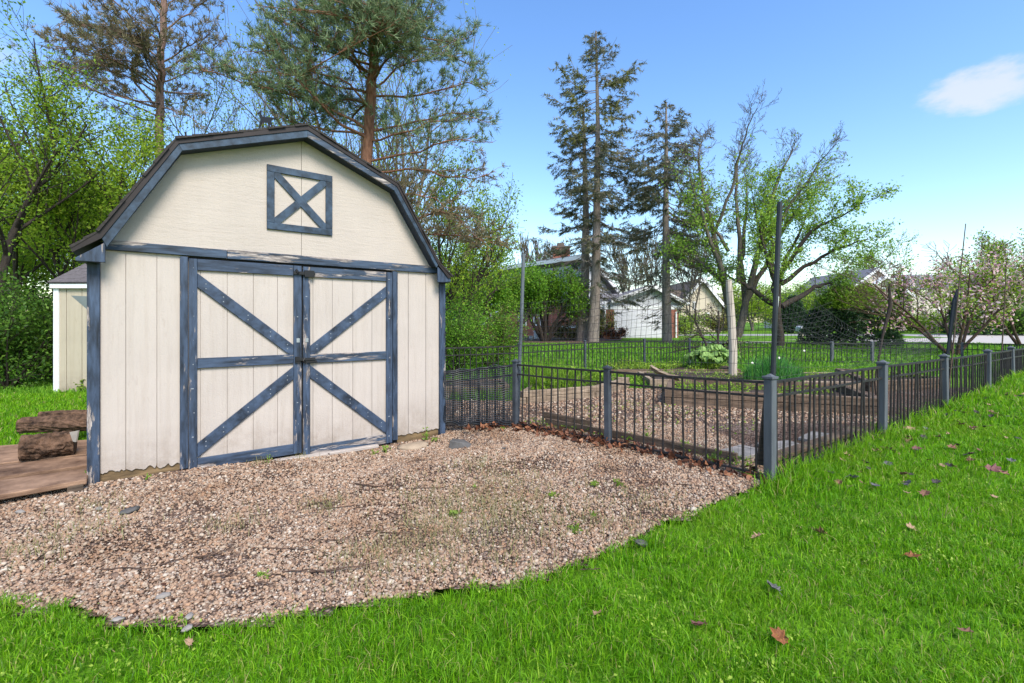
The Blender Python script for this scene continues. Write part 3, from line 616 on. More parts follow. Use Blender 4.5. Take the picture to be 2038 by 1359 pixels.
def fence_run(name, label, posts, heights, bottoms, sp, pw, rails, post_mats, mesh=None, gap_top=.0, post_extra=.03, cap=True, skip=()):
    """posts: list of (x, y); heights: top rail height above z=0; bottoms: ground height"""
    f = thing(name, label, 'fence', (posts[0][0], posts[0][1], bottoms[0]))
    for i, (x, y) in enumerate(posts):
        if post_mats[i] is None: continue
        zt = heights[i]+post_extra; zb = bottoms[i]-.1; q = pw/2
        dx = posts[min(i+1,len(posts)-1)]; d0 = posts[max(i-1,0)]; an = math.atan2(dx[1]-d0[1], dx[0]-d0[0])
        ex, ey = Vector((math.cos(an), math.sin(an), 0)), Vector((-math.sin(an), math.cos(an), 0)); c = Vector((x,y,0))
        lean = Vector((rs.uniform(-.012,.012), rs.uniform(-.012,.012), 0))
        pm = MB(); pm.prism([(-q,-q),(q,-q),(q,q),(-q,q)], c+Vector((0,0,zb)), ex, ey, Vector((0,0,1))*(zt-zb)+lean, 1)
        po = pm.build('post', post_mats[i], f, bevel=.004)
        if cap:
            k = q*1.28; cm_ = MB().prism([(-k,-k),(k,-k),(k,k),(-k,k)], c+lean+Vector((0,0,zt)), ex, ey, (0,0,1), .022)
            cm_.add([c+lean+ex*a*q*.9+ey*b*q*.9+Vector((0,0,zt+.0225)) for a,b in ((-1,-1),(1,-1),(1,1),(-1,1))]+[c+lean+Vector((0,0,zt+.045))], [(0,1,4),(1,2,4),(2,3,4),(3,0,4)])
            cm_.build('post_cap', post_mats[i], po, bevel=.003)
    for i in range(len(posts)-1):
        if i in skip: continue
        a, b = Vector((*posts[i],0)), Vector((*posts[i+1],0)); ha, hb, ba, bb = heights[i], heights[i+1], bottoms[i], bottoms[i+1]
        for k, (fr, wdt) in enumerate(rails):             # fr: <=0 metres below the top, >0 metres above the bottom
            za, zb = (ha+fr, hb+fr) if fr <= 0 else (ba+fr, bb+fr)
            mid = (a+b)/2; mid.z = (za+zb)/2 - rs.uniform(.0,.008)
            rm = MB().beam(a+Vector((0,0,za)), mid, wdt, wdt*1.1).beam(mid, b+Vector((0,0,zb)), wdt, wdt*1.1)
            rm.build('rail', M['fence'], f)
        n = max(2, round((b-a).length/sp))
        for j in range(1, n):
            t = j/n; c = a.lerp(b, t); zb = ba+(bb-ba)*t-.02+rs.uniform(-.01,.02); zt = ha+(hb-ha)*t
            piece('picket', PK, f, (c.x, c.y, zb), (rs.uniform(-.018,.018), rs.uniform(-.018,.018), rs.random()*6), (1,1,zt-zb))
        if mesh:
            nm = (b-a).cross(Vector((0,0,1))).normalized()*-.02
            o = grid_mesh(a+nm, b+nm, ba+.02, ha-.01, bb+.02, hb-.01, *mesh, rnd=.008, seed=i+len(posts)).build('wire_mesh', M['wire'], f); o['kind'] = 'stuff'
    return f
PA, PB, PC = (.04,5.71), (1.01,4.90), (2.07,3.75)
SR = shed_pt(3.22, .02, 0)
rails3 = [(0,.019),(-.115,.016),(.05,.017)]
fence_run('iron_fence', 'front black iron picket fence from the shed side to the tall corner pole', [PA,PB,PC], [.765,.765,.80], [0,0,0], .105, .062, rails3, [M['fencepost_d'],M['fencepost_d'],None], (.05,.1,.0014))
gate = fence_run('iron_gate', 'short dark iron gate panel draped in black netting beside the shed wall', [(SR.x,SR.y-.02),(PA[0]-.035,PA[1]-.02)], [.67,.755], [.0,.0], .105, .04, [(0,.024),(-.115,.018),(.06,.03)], [None,None], (.03,.04,.0022))
gate['category'] = 'gate'
o = grid_mesh(Vector((SR.x,SR.y-.06,0)), Vector((PA[0]-.05,PA[1]-.06,0)), .08, .69, .03, .77, .020, .026, .0046, rnd=.03, seed=4).build('black_netting', M['pole_d'], gate); o['kind'] = 'stuff'
RP = [(2.07,3.75),(3.85,4.86),(5.40,5.83),(6.95,6.83),(8.21,7.67),(9.6,8.58),(11.1,9.55)]
RH = [.80,.82,.82,.82,.82,.82,.83]
inb = [max(0, H(x+.2*FN[0], y+.2*FN[1])*.75) for x, y in RP]
side = fence_run('iron_fence', 'long side black iron picket fence with slate blue posts along the lawn', RP, RH, inb, .098, .07, [(0,.021),(-.115,.017),(.05,.017)], [M['fencepost']]*7, (.05,.1,.0011))
BK = [(-2.6,8.45),(-1.25,9.0),(.165,9.6),(1.68,10.75),(3.35,11.8)]
fence_run('iron_fence', 'left back black iron picket fence in front of the green bushes', BK, [.78,.78,.79,.80,.80], [0]*5, .115, .05, [(0,.022),(-.14,.018)], [None,None,M['fencepost'],M['fencepost_d'],M['fencepost_d']], (.1,.15,.0016), cap=True)
BR = [(3.35,11.8),(4.9,12.9),(6.4,13.8),(9.9,14.5)]
fence_run('iron_fence', 'middle back black iron picket fence behind the raised beds', BR, [.80,.76,.70,.62], [0,0,0,0], .13, .05, [(0,.022),(-.16,.018)], [None,M['fencepost_d'],M['fencepost_d'],M['fencepost']], (.1,.15,.0018))
gt = fence_run('iron_gate', 'back garden gate between two grey posts before the dark evergreen', [(9.92,14.5),(11.18,14.5)], [.62,.62], [0,0], .16, .075, [(0,.03),(-.16,.025),(.05,.03)], [M['fencepost'],M['fencepost']], (.08,.12,.0018), post_extra=.06, cap=False); gt['category'] = 'gate'
fence_run('iron_fence', 'right back black iron picket fence behind the pink magnolia stems', [(11.22,14.5),(12.9,13.4),(13.2,12.6),(12.4,11.2),(11.1,9.6)], [.62,.66,.68,.74,.80], [0]*5, .13, .06, [(0,.024),(-.16,.02)], [None,M['fencepost_d'],None,None,None], (.1,.15,.0018), cap=False)

# tall garden poles and netting
def pole(name, label, a, b, r, m, cat='pole', n=8, taper=1.0, grp=None):
    t = MB().tube([a, a.lerp(b,.33)+Vector((rs.uniform(-.006,.006),0,0)), a.lerp(b,.67)+Vector((rs.uniform(-.006,.006),0,0)), b], [r, r, r*(1+taper)/2, r*taper], n).build(name, m, at=tuple(a))
    return tag(t, label, cat, grp)
pole('garden_pole', 'leaning grey metal pole at the corner beside the iron gate', P(1030,845,5.76), P(1042,505,5.7), .022, M['pole'])
pole('garden_pole', 'tall dark pole rising from the slate corner post of the fence', P(1531,955,3.80), P(1552,402,3.80), .02, M['pole_d'])
pole('garden_pole', 'thin white tube tied beside the tall dark corner pole', P(1537,770,3.86), P(1549,590,3.86), .006, M['white'])
tag(MB().beam(P(1513,925,3.86), P(1530,765,3.86), .05, .025, (0,-1,0)).build('garden_stake', M['wood_dark'], at=tuple(P(1513,925,3.86))), 'dark leaning wooden stake just inside the corner post', 'stake')
pole('garden_cane', 'very tall thin cane above the side fence by the magnolia', P(1884,810,5.86), P(1922,445,5.86), .009, M['wood_dark'], 'cane', 6, .6)
bn = thing('netting_roll', 'dark furled netting bundle tied to the tall cane by the magnolia', 'netting', tuple(P(1886,705,5.9)))
MB().tube([P(1886,705,5.9),P(1893,650,5.9),P(1900,600,5.9),P(1906,575,5.9)], [.018,.022,.030,.012], 8).build('furled_net', M['pole_d'], bn)
grid_mesh(P(1892,700,5.92)*Vector((1,1,0)) if False else Vector((*P(1892,700,5.95).xy,0)), Vector((*P(1912,700,5.9).xy,0)), .95, 1.7, .95, 1.75, .02, .05, .002, rnd=.01, seed=2).build('loose_net', M['wire'], bn)
pole('garden_cane', 'thin dark cane beside the side fence at the far right', P(1992,740,7.45), P(2003,520,7.45), .010, M['wood_dark'], 'cane', 6, .7)
ws = MB().tube([P(1748,835,8.2),P(1741,760,8.2),P(1756,670,8.2),P(1772,610,8.2),P(1770,565,8.2)], [.014,.014,.02,.034,.014], 7).build('netting_post', M['bark_dark'], at=tuple(P(1748,835,8.2)))
tag(ws, 'crooked grey stake wrapped in netting left of the magnolia', 'stake')
tag(MB().tube([P(1458,742,10.0)-Vector((0,0,.25)),P(1459,700,10.0),P(1455,620,10.0),P(1450,557,10.0)], [.085,.083,.075,.062], 10).build('wooden_post', M['wood_post'], at=tuple(P(1458,742,10.0))), 'tall pale round wooden post standing in the raised bed', 'post')
def netting(label, p0, p1, z, sx, sz, wd, **k):
    mb = grid_mesh(p0, p1, *z, sx, sz, wd, **k); o = mb.build('garden_netting', M['wire'], at=(p0[0],p0[1],z[0])); tag(o, label, 'netting')
netting('sagging wire netting stretched above the front iron fence between two tall poles', Vector((PA[0]+.02,PA[1],0)), Vector((PC[0],PC[1]+.06,0)), (.80,1.50,.83,1.92), .055, .10, .0019, rnd=.012, sag=.10, seed=21, lean=.02)
netting('slack black netting sagging over the side fence past the corner pole', Vector((PC[0]+.05,PC[1]+.08,0)), Vector((5.38,5.90,0)), (.83,1.75,.84,1.25), .06, .09, .0015, rnd=.03, sag=.38, seed=22, lean=.05)
netting('thin bird netting strung along the back fence near the grey gate', Vector((6.4,13.75,0)), Vector((9.9,14.45,0)), (.72,1.7,.66,1.9), .12, .16, .003, rnd=.03, sag=.3, seed=23)

# ------------------------------------------------------------------ raised beds
def sleeper(mb, a, b, w_, h_): return mb.beam(a, b, w_, h_)
def bed(label, pts, h, courses, m, closed=True, soil=.8, name='raised_bed', soil_mat='soil'):
    """pts on the ground; a ring of stacked timbers with soil inside"""
    t = thing(name, label, 'raised bed', tuple(pts[0])); k = len(pts); hc = h/courses
    for i in range(k if closed else k-1):
        a, b = Vector(pts[i]), Vector(pts[(i+1)%k]); d = (b-a).normalized()
        for c in range(courses):
            ex = .045 if (i+c) % 2 else -.047; z = Vector((0,0,hc*(c+.5)+.0)); jit = Vector((rs.uniform(-.006,.006), rs.uniform(-.006,.006), 0))
            MB().beam(a-d*ex+z+jit, b+d*ex+z+jit, .09, hc-.004).build('timber', m, t, bevel=.006)
    if closed:
        so = MB(); n = 7
        o_ = [Vector(p) for p in pts]
        if k == 4:
            vs = []; 
            for i in range(n+1):
                for j in range(n+1):
                    q = o_[0].lerp(o_[1], .02+.96*i/n).lerp(o_[3].lerp(o_[2], .02+.96*i/n), .02+.96*j/n); vs.append((q.x, q.y, h*soil + .03*mnoise.noise(Vector((q.x*3,q.y*3,1)))))
            so.add(vs, [(i*(n+1)+j, (i+1)*(n+1)+j, (i+1)*(n+1)+j+1, i*(n+1)+j+1) for i in range(n) for j in range(n)])
        else: so.add([(p.x, p.y, h*soil) for p in o_], [tuple(range(k))])
        so.build('soil', M[soil_mat], t, smooth=True)
    return t
V2 = lambda x, y: Vector((x, y, 0))
b1 = bed('pale two course timber bed just inside the front fence by the gate', [V2(.18,7.35), V2(1.42,7.95), V2(2.25,9.15), V2(.75,9.5)], .20, 2, M['timber_pale'])
b2 = bed('large dark timber bed behind the corner of the iron fence', [V2(2.42,7.25), V2(5.0,6.42), V2(5.5,7.9), V2(3.0,8.75)], .25, 2, M['timber'], soil=.55)
b3 = bed('long timber bed holding the pale post and the daffodil clump', [V2(2.75,9.2), V2(7.2,8.75), V2(7.4,10.4), V2(2.9,10.6)], .16, 1, M['timber_pale'], soil=.9)
b4 = bed('far timber bed under the broad leaved plant', [V2(2.2,11.05), V2(5.4,11.15), V2(5.5,12.2), V2(2.4,11.9)], .16, 1, M['timber'], soil=.9)
b5 = bed('narrow reddish bed behind the gate panel by the shed', [V2(-1.7,7.7), V2(-.1,8.1), V2(-.2,8.9), V2(-1.9,8.6)], .2, 2, M['timber'], soil=.8)
b6 = bed('low timber bed beyond the side fence near the magnolia', [V2(6.6,8.6), V2(8.4,9.1), V2(8.2,10.3), V2(7.6,10.9)], .2, 2, M['timber'], soil=.7)
def loose(name, label, a, b, w_, h_, m, cat='timber'):
    return tag(MB().beam(a, b, w_, h_).build(name, m, at=tuple(a), bevel=.006), label, cat)
cv = MB(); pts = [P(1296,731,8.9),P(1312,741,8.75),P(1330,748,8.6),P(1352,753,8.45)]
for a, b in zip(pts[:-1], pts[1:]): cv.beam(a, b, .04, .13, (0,-1,.4))
tag(cv.build('bent_board', M['timber_pale'], at=tuple(pts[0])), 'bowed grey board sloping down between two garden beds', 'board')
loose('edging_board', 'thin dark edging board lying along the inside of the front fence', Vector((.42,5.85,.04)), Vector((2.05,4.25,.05)), .03, .09, M['timber'], 'board')
loose('edging_board', 'short warped board leaning on the gravel behind the front fence', Vector((.40,5.98,.10)), Vector((.95,5.62,.06)), .025, .08, M['wood_dark'], 'board')
for i, (x, y, a, w_, h_, lab) in enumerate(((2.25,4.55,.5,.42,.30,'pale grey paving slab nearest the corner post inside the fence'),(2.75,4.75,.2,.46,.3,'grey paving slab second along the inside of the side fence'),(3.35,5.1,.65,.5,.3,'weathered flat slab before the dark timber bed'))):
    e = Vector((math.cos(a),math.sin(a),0)); n_ = Vector((-e.y,e.x,0))
    tag(MB().prism([(-w_/2,-h_/2),(w_/2,-h_/2+.02),(w_/2-.03,h_/2),(-w_/2+.02,h_/2-.03)], (x,y,.005), e, n_, (0,0,1), .035).build('paving_slab', M['slate'], at=(x,y,0), bevel=.005), lab, 'slab')
loose('loose_plank', 'dark plank lying along the inside of the side fence', Vector((2.35,4.25,.05)), Vector((3.9,5.3,.06)), .12, .04, M['timber'], 'plank')

# stones near the shed
def stone(name, label, p, rx, ry, rz, m, seed, cat='stone', grp=None):
    p = Vector(p); p.z += min(0, H(p.x, p.y)); o = MB().blob((0,0,0), rx, ry, rz, seed, .22, 12, 8).build(name, m, off=(0,0,0), smooth=True); o.location = p; o.rotation_euler = (0,0,seed*1.3); WL[o.name] = tuple(p)
    return tag(o, label, cat, grp)
rk = MB(); q = G(917,873,.05); q.z += min(0, H(q.x, q.y)) - .005
rk.add([q+Vector(v) for v in ((-.13,-.05,-.06),(.10,-.07,-.06),(.13,.05,-.06),(-.12,.07,-.06),(-.115,-.03,.045),(.02,-.05,.03),(.115,.03,-.005),(-.09,.05,.05),(.04,.05,.035))], [(3,2,1,0),(0,1,5,4),(1,2,6),(1,6,5),(2,3,8),(2,8,6),(3,0,4,7),(3,7,8),(4,5,8,7),(5,6,8)])
tag(rk.build('rock', M['rock'], at=tuple(q), bevel=.008), 'long dark grey rock on the gravel in front of the iron gate', 'rock')
stone('stepping_stone', 'flat tan stone against the shed wall right of the doors', G(822,874,.015), .17, .12, .035, M['stone_tan'], 3)

# ------------------------------------------------------------------ houses and road in the background
HB = .15                                              # ground level out there
def slab(name, pts, m, z=.0, kind='structure'):
    o = MB().add([(p[0], p[1], HB-.012+z) for p in pts], [tuple(range(len(pts)))]).build(name, m); return tag(o, kind=kind)
slab('road', [(-60,39),(140,37.0),(140,42.0),(-60,44)], M['asphalt'], .006)
slab('driveway', [G(1560,676,HB),G(2080,685,HB),G(2300,684,HB),G(2300,672,HB),(46,38.5,0),(32,38.5,0),G(1905,672,HB),G(1800,673.5,HB)], M['concrete'], .012)
slab('footpath', [G(1395,683,HB),G(1545,685,HB),G(1550,680,HB),G(1395,679,HB)], M['concrete'], .016)
slab('flower_bed', [G(880,684,HB),G(1150,683,HB),G(1236,677,HB),G(1240,670.5,HB),(1.0,40,0),(-5,47,0)], M['mulch'], .02)
def X_(px_, y): return (px_-CX)/F*y
def Z_(py, y): return EYE-(py-HY)/F*y
# brick house with its garage wing
hs1 = thing('brick_house', 'red brick house with white upper siding, brick chimney and white garage door', 'house', (5.5,34,HB))
ca, cb = Vector((5.5,34,0)), Vector((-7.45,50,0)); cd_ = (cb-ca).normalized(); ce = Vector((.777,.629,0)); ZE = 5.5
def wallbox(name, m, z0, z1, inset=0, parent=hs1):
    o = ca+cd_*(-inset); q = (cb-ca).length
    return MB().prism([(-inset,0),(q,0),(q,9+inset),(-inset,9+inset)], ca-ce*inset, cd_, ce, (0,0,1), 1).v
def wall_prism(name, m, z0, z1, out, parent=hs1):
    q = (cb-ca).length; base = ca+Vector((0,0,z0))
    return MB().prism([(-out,-out),(q,-out),(q,2.64),(-out,2.64)], base, cd_, ce, (0,0,1), z1-z0).build(name, m, parent)
wall_prism('brick_wall', M['brick'], HB-.2, 2.75, 0); 
up = MB(); q = (cb-ca).length
up.prism([(0,2.78),(2.7,2.78),(2.7,3.5),(0,ZE)], ca-cd_*.06-ce*.06, ce, (0,0,1), cd_, q); up.build('upper_wall', M['lap_white'], hs1)
rf = MB(); rf.prism([(-.5,ZE+.45),(3.1,3.2),(3.1,3.42),(-.5,ZE+.67)], ca-cd_*.5, ce, (0,0,1), cd_, q+1); rf.build('roof', M['roof_grey'], hs1)
MB().beam(ca-cd_*.5-ce*.56+Vector((0,0,ZE+.45)), cb-ce*.56+Vector((0,0,ZE+.45)), .1, .30).build('fascia', M['white'], hs1)
MB().prism([(-.6,ZE+.45),(3.2,3.1),(3.2,3.4),(-.6,ZE+.75)], ca-cd_*.62, ce, (0,0,1), cd_, .1).build('rake_board', M['white'], hs1)
chx = X_(1116.5, 37); ch = MB().box(chx-.66,chx+.66,36.6,37.5,4.6,Z_(494,37)).build('chimney', M['brick'], hs1)
MB().box(chx-.72,chx+.72,36.54,37.56,Z_(494,37),Z_(491,37)).build('chimney_cap', M['roof_brown'], ch)
MB().box(chx-.28,chx+.25,36.8,37.3,Z_(491,37)+.001,Z_(484,37)).build('flue', M['roof_brown'], ch)
def hwin(s, w_, z0, z1):
    c = ca+cd_*s-ce*.005; f = MB(); o = c+Vector((0,0,z0))
    f.prism([(-w_/2-.09,-.09),(w_/2+.09,-.09),(w_/2+.09,z1-z0+.09),(-w_/2-.09,z1-z0+.09)], o, cd_, (0,0,1), -ce, .05)
    fr = f.build('window', M['white'], hs1)
    for i in range(2):
        for j in range(2):
            MB().prism([(0,0),(w_/2-.05,0),(w_/2-.05,(z1-z0)/2-.05),(0,(z1-z0)/2-.05)], o-ce*.052+cd_*(-w_/2+.02+i*(w_/2))+Vector((0,0,.02+j*(z1-z0)/2)), cd_, (0,0,1), -ce, .006).build('pane', M['glass'], fr)
def s_at(px_):                                        # distance along the long wall that shows at photo column px_
    k = (px_-CX)/F; return (k*ca.y-ca.x)/(cd_.x-k*cd_.y)
for px_, w_ in ((1070,.75),(1040,.9),(965,1.1),(985,1.0)): hwin(s_at(px_), w_, 1.05, 2.15)
MB().beam(ca+cd_*s_at(1170)-ce*.05+Vector((0,0,.9)), ca+cd_*s_at(1120)-ce*.05+Vector((0,0,.9)), .08, .16).build('window_sill', M['white'], hs1)
gy = 33.0; gx0, gx1 = X_(1188,gy), X_(1350,gy); gz = Z_(612,gy); pk = (X_(1298,gy), Z_(570,gy))
MB().box(gx0,gx1,gy,gy+7,HB-.2,gz).build('brick_wall', M['brick'], hs1)
MB().prism([(gx0-.3,gz),(gx1+.3,gz),(pk[0],pk[1])], (0,gy+.5,0), (1,0,0), (0,0,1), (0,-1,0), .45).build('gable', M['lap_white'], hs1)
MB().box(gx0-.4,gx1+.15,gy-.03,gy-.001,gz-.12,gz+.14).build('frieze_board', M['white'], hs1)
ex0, ez0 = X_(1215,gy), Z_(600,gy); ex1, ez1 = X_(1368,gy), Z_(606,gy)
for a, b in (((ex0,ez0),pk),(pk,(ex1,ez1))):
    d = Vector((b[0]-a[0],0,b[1]-a[1])).normalized(); n_ = Vector((-d.z,0,d.x))*.14
    MB().prism([a,b,(b[0]+n_.x,b[1]+n_.z),(a[0]+n_.x,a[1]+n_.z)], (0,gy+7,0), (1,0,0), (0,0,1), (0,-1,0), 7.3).build('roof', M['roof_grey'], hs1)
    MB().prism([(a[0]-n_.x*.9,a[1]-n_.z*.9),(b[0]-n_.x*.9,b[1]-n_.z*.9),(b[0]+n_.x*.8,b[1]+n_.z*.8),(a[0]+n_.x*.8,a[1]+n_.z*.8)], (0,gy-.305,0), (1,0,0), (0,0,1), (0,-1,0), .05).build('rake_board', M['white'], hs1)
MB().prism([(0,0),(X_(1240,gy)-X_(1150,gy),.0),(X_(1300,gy)-X_(1150,gy),1.05),(X_(1205,gy)-X_(1150,gy),1.05)], (X_(1150,gy),gy+.6,Z_(600,gy)), (1,0,0), (0,.86,.5), (0,-.5,.86), .12).build('roof', M['roof_grey'], hs1)
MB().box(X_(1150,gy),X_(1228,gy),gy+.35,gy+.55,Z_(604,gy),Z_(598,gy)).build('gutter', M['white'], hs1)
gdx0, gdx1 = X_(1222,gy), X_(1328,gy)
gd = MB().box(gdx0,gdx1,gy-.02,gy-.001,HB,Z_(616,gy)).build('garage_door', M['garage'], hs1)
nr_, nc_ = 4, 8; pw_, ph_ = (gdx1-gdx0)/nc_, (Z_(616,gy)-HB)/nr_
for i in range(nc_):
    for j in range(nr_): MB().box(gdx0+pw_*i+.05,gdx0+pw_*(i+1)-.05,gy-.035,gy-.0205,HB+ph_*j+.06,HB+ph_*(j+1)-.06).build('panel', M['garage'], gd)
for px_ in (1204,): MB().tube([(X_(px_,gy-.2),gy-.2,HB),(X_(px_,gy-.2),gy-.2,Z_(603,gy))], .07, 6).build('downspout', M['white'], hs1)
MB().tube([(ex1-.25,gy-.2,ez1+.05),(X_(1345,gy),gy-.06,Z_(622,gy)),(X_(1345,gy),gy-.06,HB)], .06, 6).build('downspout', M['white'], hs1)
# other houses
def gable_house(name, label, y, wx0, wx1, base_py, eave_py, peak, depth, mw, mr, over=.35):
    h = thing(name, label, 'house', (X_(wx0,y), y, HB)); a, b = X_(wx0,y), X_(wx1,y); ze = Z_(eave_py,y); p = (X_(peak[0],y), Z_(peak[1],y))
    MB().prism([(a,HB-.3),(b,HB-.3),(b,ze),p,(a,ze)], (0,y+depth,0), (1,0,0), (0,0,1), (0,-1,0), depth).build('wall', mw, h)
    for q0, q1 in (((a,ze),p),((b,ze),p)):
        d = Vector((q1[0]-q0[0],0,q1[1]-q0[1])).normalized(); n_ = Vector((-d.z,0,d.x)); n_ = n_ if n_.z > 0 else -n_
        s = (q0[0]-d.x*over, q0[1]-d.z*over); e = q1
        MB().prism([(s[0]+n_.x*.02,s[1]+n_.z*.02),(e[0]+n_.x*.02,e[1]+n_.z*.02),(e[0]+n_.x*.2,e[1]+n_.z*.2),(s[0]+n_.x*.2,s[1]+n_.z*.2)], (0,y+depth+.3,0), (1,0,0), (0,0,1), (0,-1,0), depth+.75).build('roof', mr, h)
        MB().prism([(s[0]-n_.x*.15,s[1]-n_.z*.15),(e[0]-n_.x*.15,e[1]-n_.z*.15),(e[0]+n_.x*.14,e[1]+n_.z*.14),(s[0]+n_.x*.14,s[1]+n_.z*.14)], (0,y-.452,0), (1,0,0), (0,0,1), (0,-1,0), .06).build('rake_board', M['white'], h)
    return h
def bwin(h, y, x0_, y0_, x1_, y1_, panes=2, proud=.05):
    f = MB().box(X_(x0_,y),X_(x1_,y),y-proud,y-.002,Z_(y1_,y),Z_(y0_,y)).build('window', M['white'], h)
    wdt = (X_(x1_,y)-X_(x0_,y)); 
    for i in range(panes): MB().box(X_(x0_,y)+wdt*(i+.1)/panes,X_(x0_,y)+wdt*(i+.9)/panes,y-proud-.012,y-proud-.001,Z_(y1_,y)+.12,Z_(y0_,y)-.12).build('pane', M['glass'], f)
h2 = gable_house('cream_house', 'cream house with a steep gable half hidden by bare trees beyond the garage', 52, 1352, 1436, 660, 606, (1396,556), 14, M['lap_cream'], M['roof_brown'])
bwin(h2, 52, 1404, 622, 1412, 640); bwin(h2, 52, 1378, 600, 1386, 616)
MB().prism([(0,0),(X_(1396,52)-X_(1272,52),0),(X_(1396,52)-X_(1285,52),2.3),(X_(1275,52)-X_(1272,52)+.4,2.3)], (X_(1272,52),53,Z_(604,52)), (1,0,0), (0,.75,.66), (0,-.66,.75), .2).build('roof', M['roof_brown'], h2)
MB().box(X_(1280,52),X_(1352,52)-.01,53.5,60,HB-.2,Z_(604,52)).build('wall', M['lap_cream'], h2)
h3 = gable_house('gabled_house', 'pale beige house with two stacked gables and grey roof behind the evergreen', 60, 1672, 1812, 662, 588, (1742,536), 12, M['lap_pink'], M['roof_grey'])
hh = MB().prism([(X_(1722,59),HB-.3),(X_(1800,59),HB-.3),(X_(1800,59),Z_(578,59)),(X_(1760,59),Z_(553,59)),(X_(1722,59),Z_(578,59))], (0,59.99,0), (1,0,0), (0,0,1), (0,-1,0), .99).build('gable_wall', M['lap_pink'], h3)
for a, b in ((1718,1760),(1804,1760)): MB().beam((X_(a,58.7),58.7,Z_(581,58.7)),(X_(b,58.7),58.7,Z_(551.5,58.7)),.9,.22).build('rake_board', M['white'], h3)
bwin(h3, 59, 1752, 572, 1772, 584); bwin(h3, 59, 1730, 606, 1750, 634); bwin(h3, 59, 1762, 606, 1790, 634, 3)
MB().prism([(0,0),(13,0),(11,3.4),(1.0,3.4)], (X_(1795,61),61,Z_(578,61)), (1,0,0), (0,.77,.64), (0,-.64,.77), .2).build('roof', M['roof_grey'], h3)
MB().box(X_(1812,60)+.01,X_(1990,60),61.2,70,HB-.2,Z_(580,60)).build('wall', M['lap_pink'], h3)
bwin(h3, 61.2, 1862, 615, 1876, 642); bwin(h3, 61.2, 1900, 615, 1914, 642)
MB().box(X_(1840,60),X_(1892,60),60.9,61.19,HB-.2,Z_(640,60)).build('brick_skirt', M['brick'], h3)
h4 = gable_house('pale_house', 'whitish house glimpsed between trunks left of the dark evergreen', 75, 1600, 1655, 660, 610, (1630,578), 12, M['lap_pink'], M['roof_brown'])
bwin(h4, 75, 1618, 608, 1630, 632)

# mailbox, bucket, pot, bin
mbx = thing('mailbox', 'pale rounded mailbox on a wooden post beside the road', 'mailbox', tuple(G(1594,674,HB)))
y = G(1594,674,HB).y
MB().box(X_(1590,y),X_(1597,y),y-.1,y+.1,HB-.1,Z_(660,y)).build('post', M['wood_post'], mbx)
xc, zc = X_(1593.5,y), Z_(655,y); ml = MB()
arc = [(.17*math.cos(t), .17*math.sin(t)+.05) for t in np.linspace(0, math.pi, 9)]
ml.prism([(.17,-.15)]+arc+[(-.17,-.15)], (xc,y+.3,zc), (1,0,0), (0,0,1), (0,-1,0), .62); ml.build('box', M['lap_white'], mbx)
MB().box(xc-.10,xc+.10,y-.335,y-.321,zc-.10,zc+.10).build('door', M['black'], mbx)
def bucket(name, label, p, r, h, m, cat):
    t = MB(); n = 14
    for (rr, z) in ((r*.8,0),(r,h),(r*1.08,h),(r*1.08,h*1.06),(r*.93,h*1.06),(r*.75,.05)): t.v += [(p[0]+rr*math.cos(2*math.pi*j/n), p[1]+rr*math.sin(2*math.pi*j/n), p[2]+z) for j in range(n)]
    t.f += [(i*n+j,i*n+(j+1)%n,(i+1)*n+(j+1)%n,(i+1)*n+j) for i in range(5) for j in range(n)] + [tuple(range(n))[::-1], tuple(range(5*n,6*n))]
    return tag(t.build(name, m, at=tuple(p), smooth=False), label, cat)
bucket('bucket', 'white bucket standing by the brick wall between the green yews', G(1068,674,HB), .20, .5, M['white'], 'bucket')
bucket('bucket', 'small white tub lying low left of the tall white bucket', G(1058,675,HB), .14, .2, M['white'], 'bucket')
bucket('plant_pot', 'orange clay pot by the porch left of the garage door', G(1213,674,HB), .42, .38, M['terracotta'], 'pot')
bucket('water_butt', 'turquoise plastic barrel showing through the bushes right of the shed', Vector((X_(893,16),16,Z_(672,16))), .24, .85, M['bluebin'], 'barrel')

# ------------------------------------------------------------------ plants
rnd = np.random.default_rng(7)
def unit(v): return v/np.maximum(np.linalg.norm(v, axis=-1, keepdims=True), 1e-9)
def leaf_mesh(name, cen, size, m, parent=None, off=(0,0,0), aspect=.55, dirs=None, flat=.0, rng=rnd):
    n = len(cen); d = unit(rng.normal(size=(n,3)) + (0 if dirs is None else dirs)); up = unit(rng.normal(size=(n,3))*(1-flat) + np.array([0,0,flat*1.6]))
    s = unit(np.cross(d, up)); sz = np.asarray(size).reshape(-1,1)*np.ones((n,1))
    nn = unit(np.cross(s, d)); b = cen - d*sz*.5; t = cen + d*sz*.5; k = sz*.12
    l = cen + s*sz*aspect*.5 + nn*k; r = cen - s*sz*aspect*.5 + nn*k
    v = np.stack([b, l, t, r], 1).reshape(-1,3); f = np.arange(4*n).reshape(n,4)
    return np_mesh(name, v, f, m, parent, off)
def needle_mesh(name, cen, dirs, k, length, width, m, parent=None, off=(0,0,0), spread=.9, rng=rnd):
    n = len(cen); c = np.repeat(cen, k, 0); d0 = np.repeat(unit(dirs), k, 0)
    d = unit(d0 + rng.normal(size=(n*k,3))*spread); s = unit(np.cross(d, rng.normal(size=(n*k,3))))
    ln = length*rng.uniform(.7, 1.2, (n*k,1)); w = width*.5
    c = c + rng.normal(size=c.shape)*length*.12
    v = np.stack([c-s*w, c+s*w, c+d*ln], 1).reshape(-1,3)
    return np_mesh(name, v, np.arange(3*n*k).reshape(-1,3), m, parent, off)

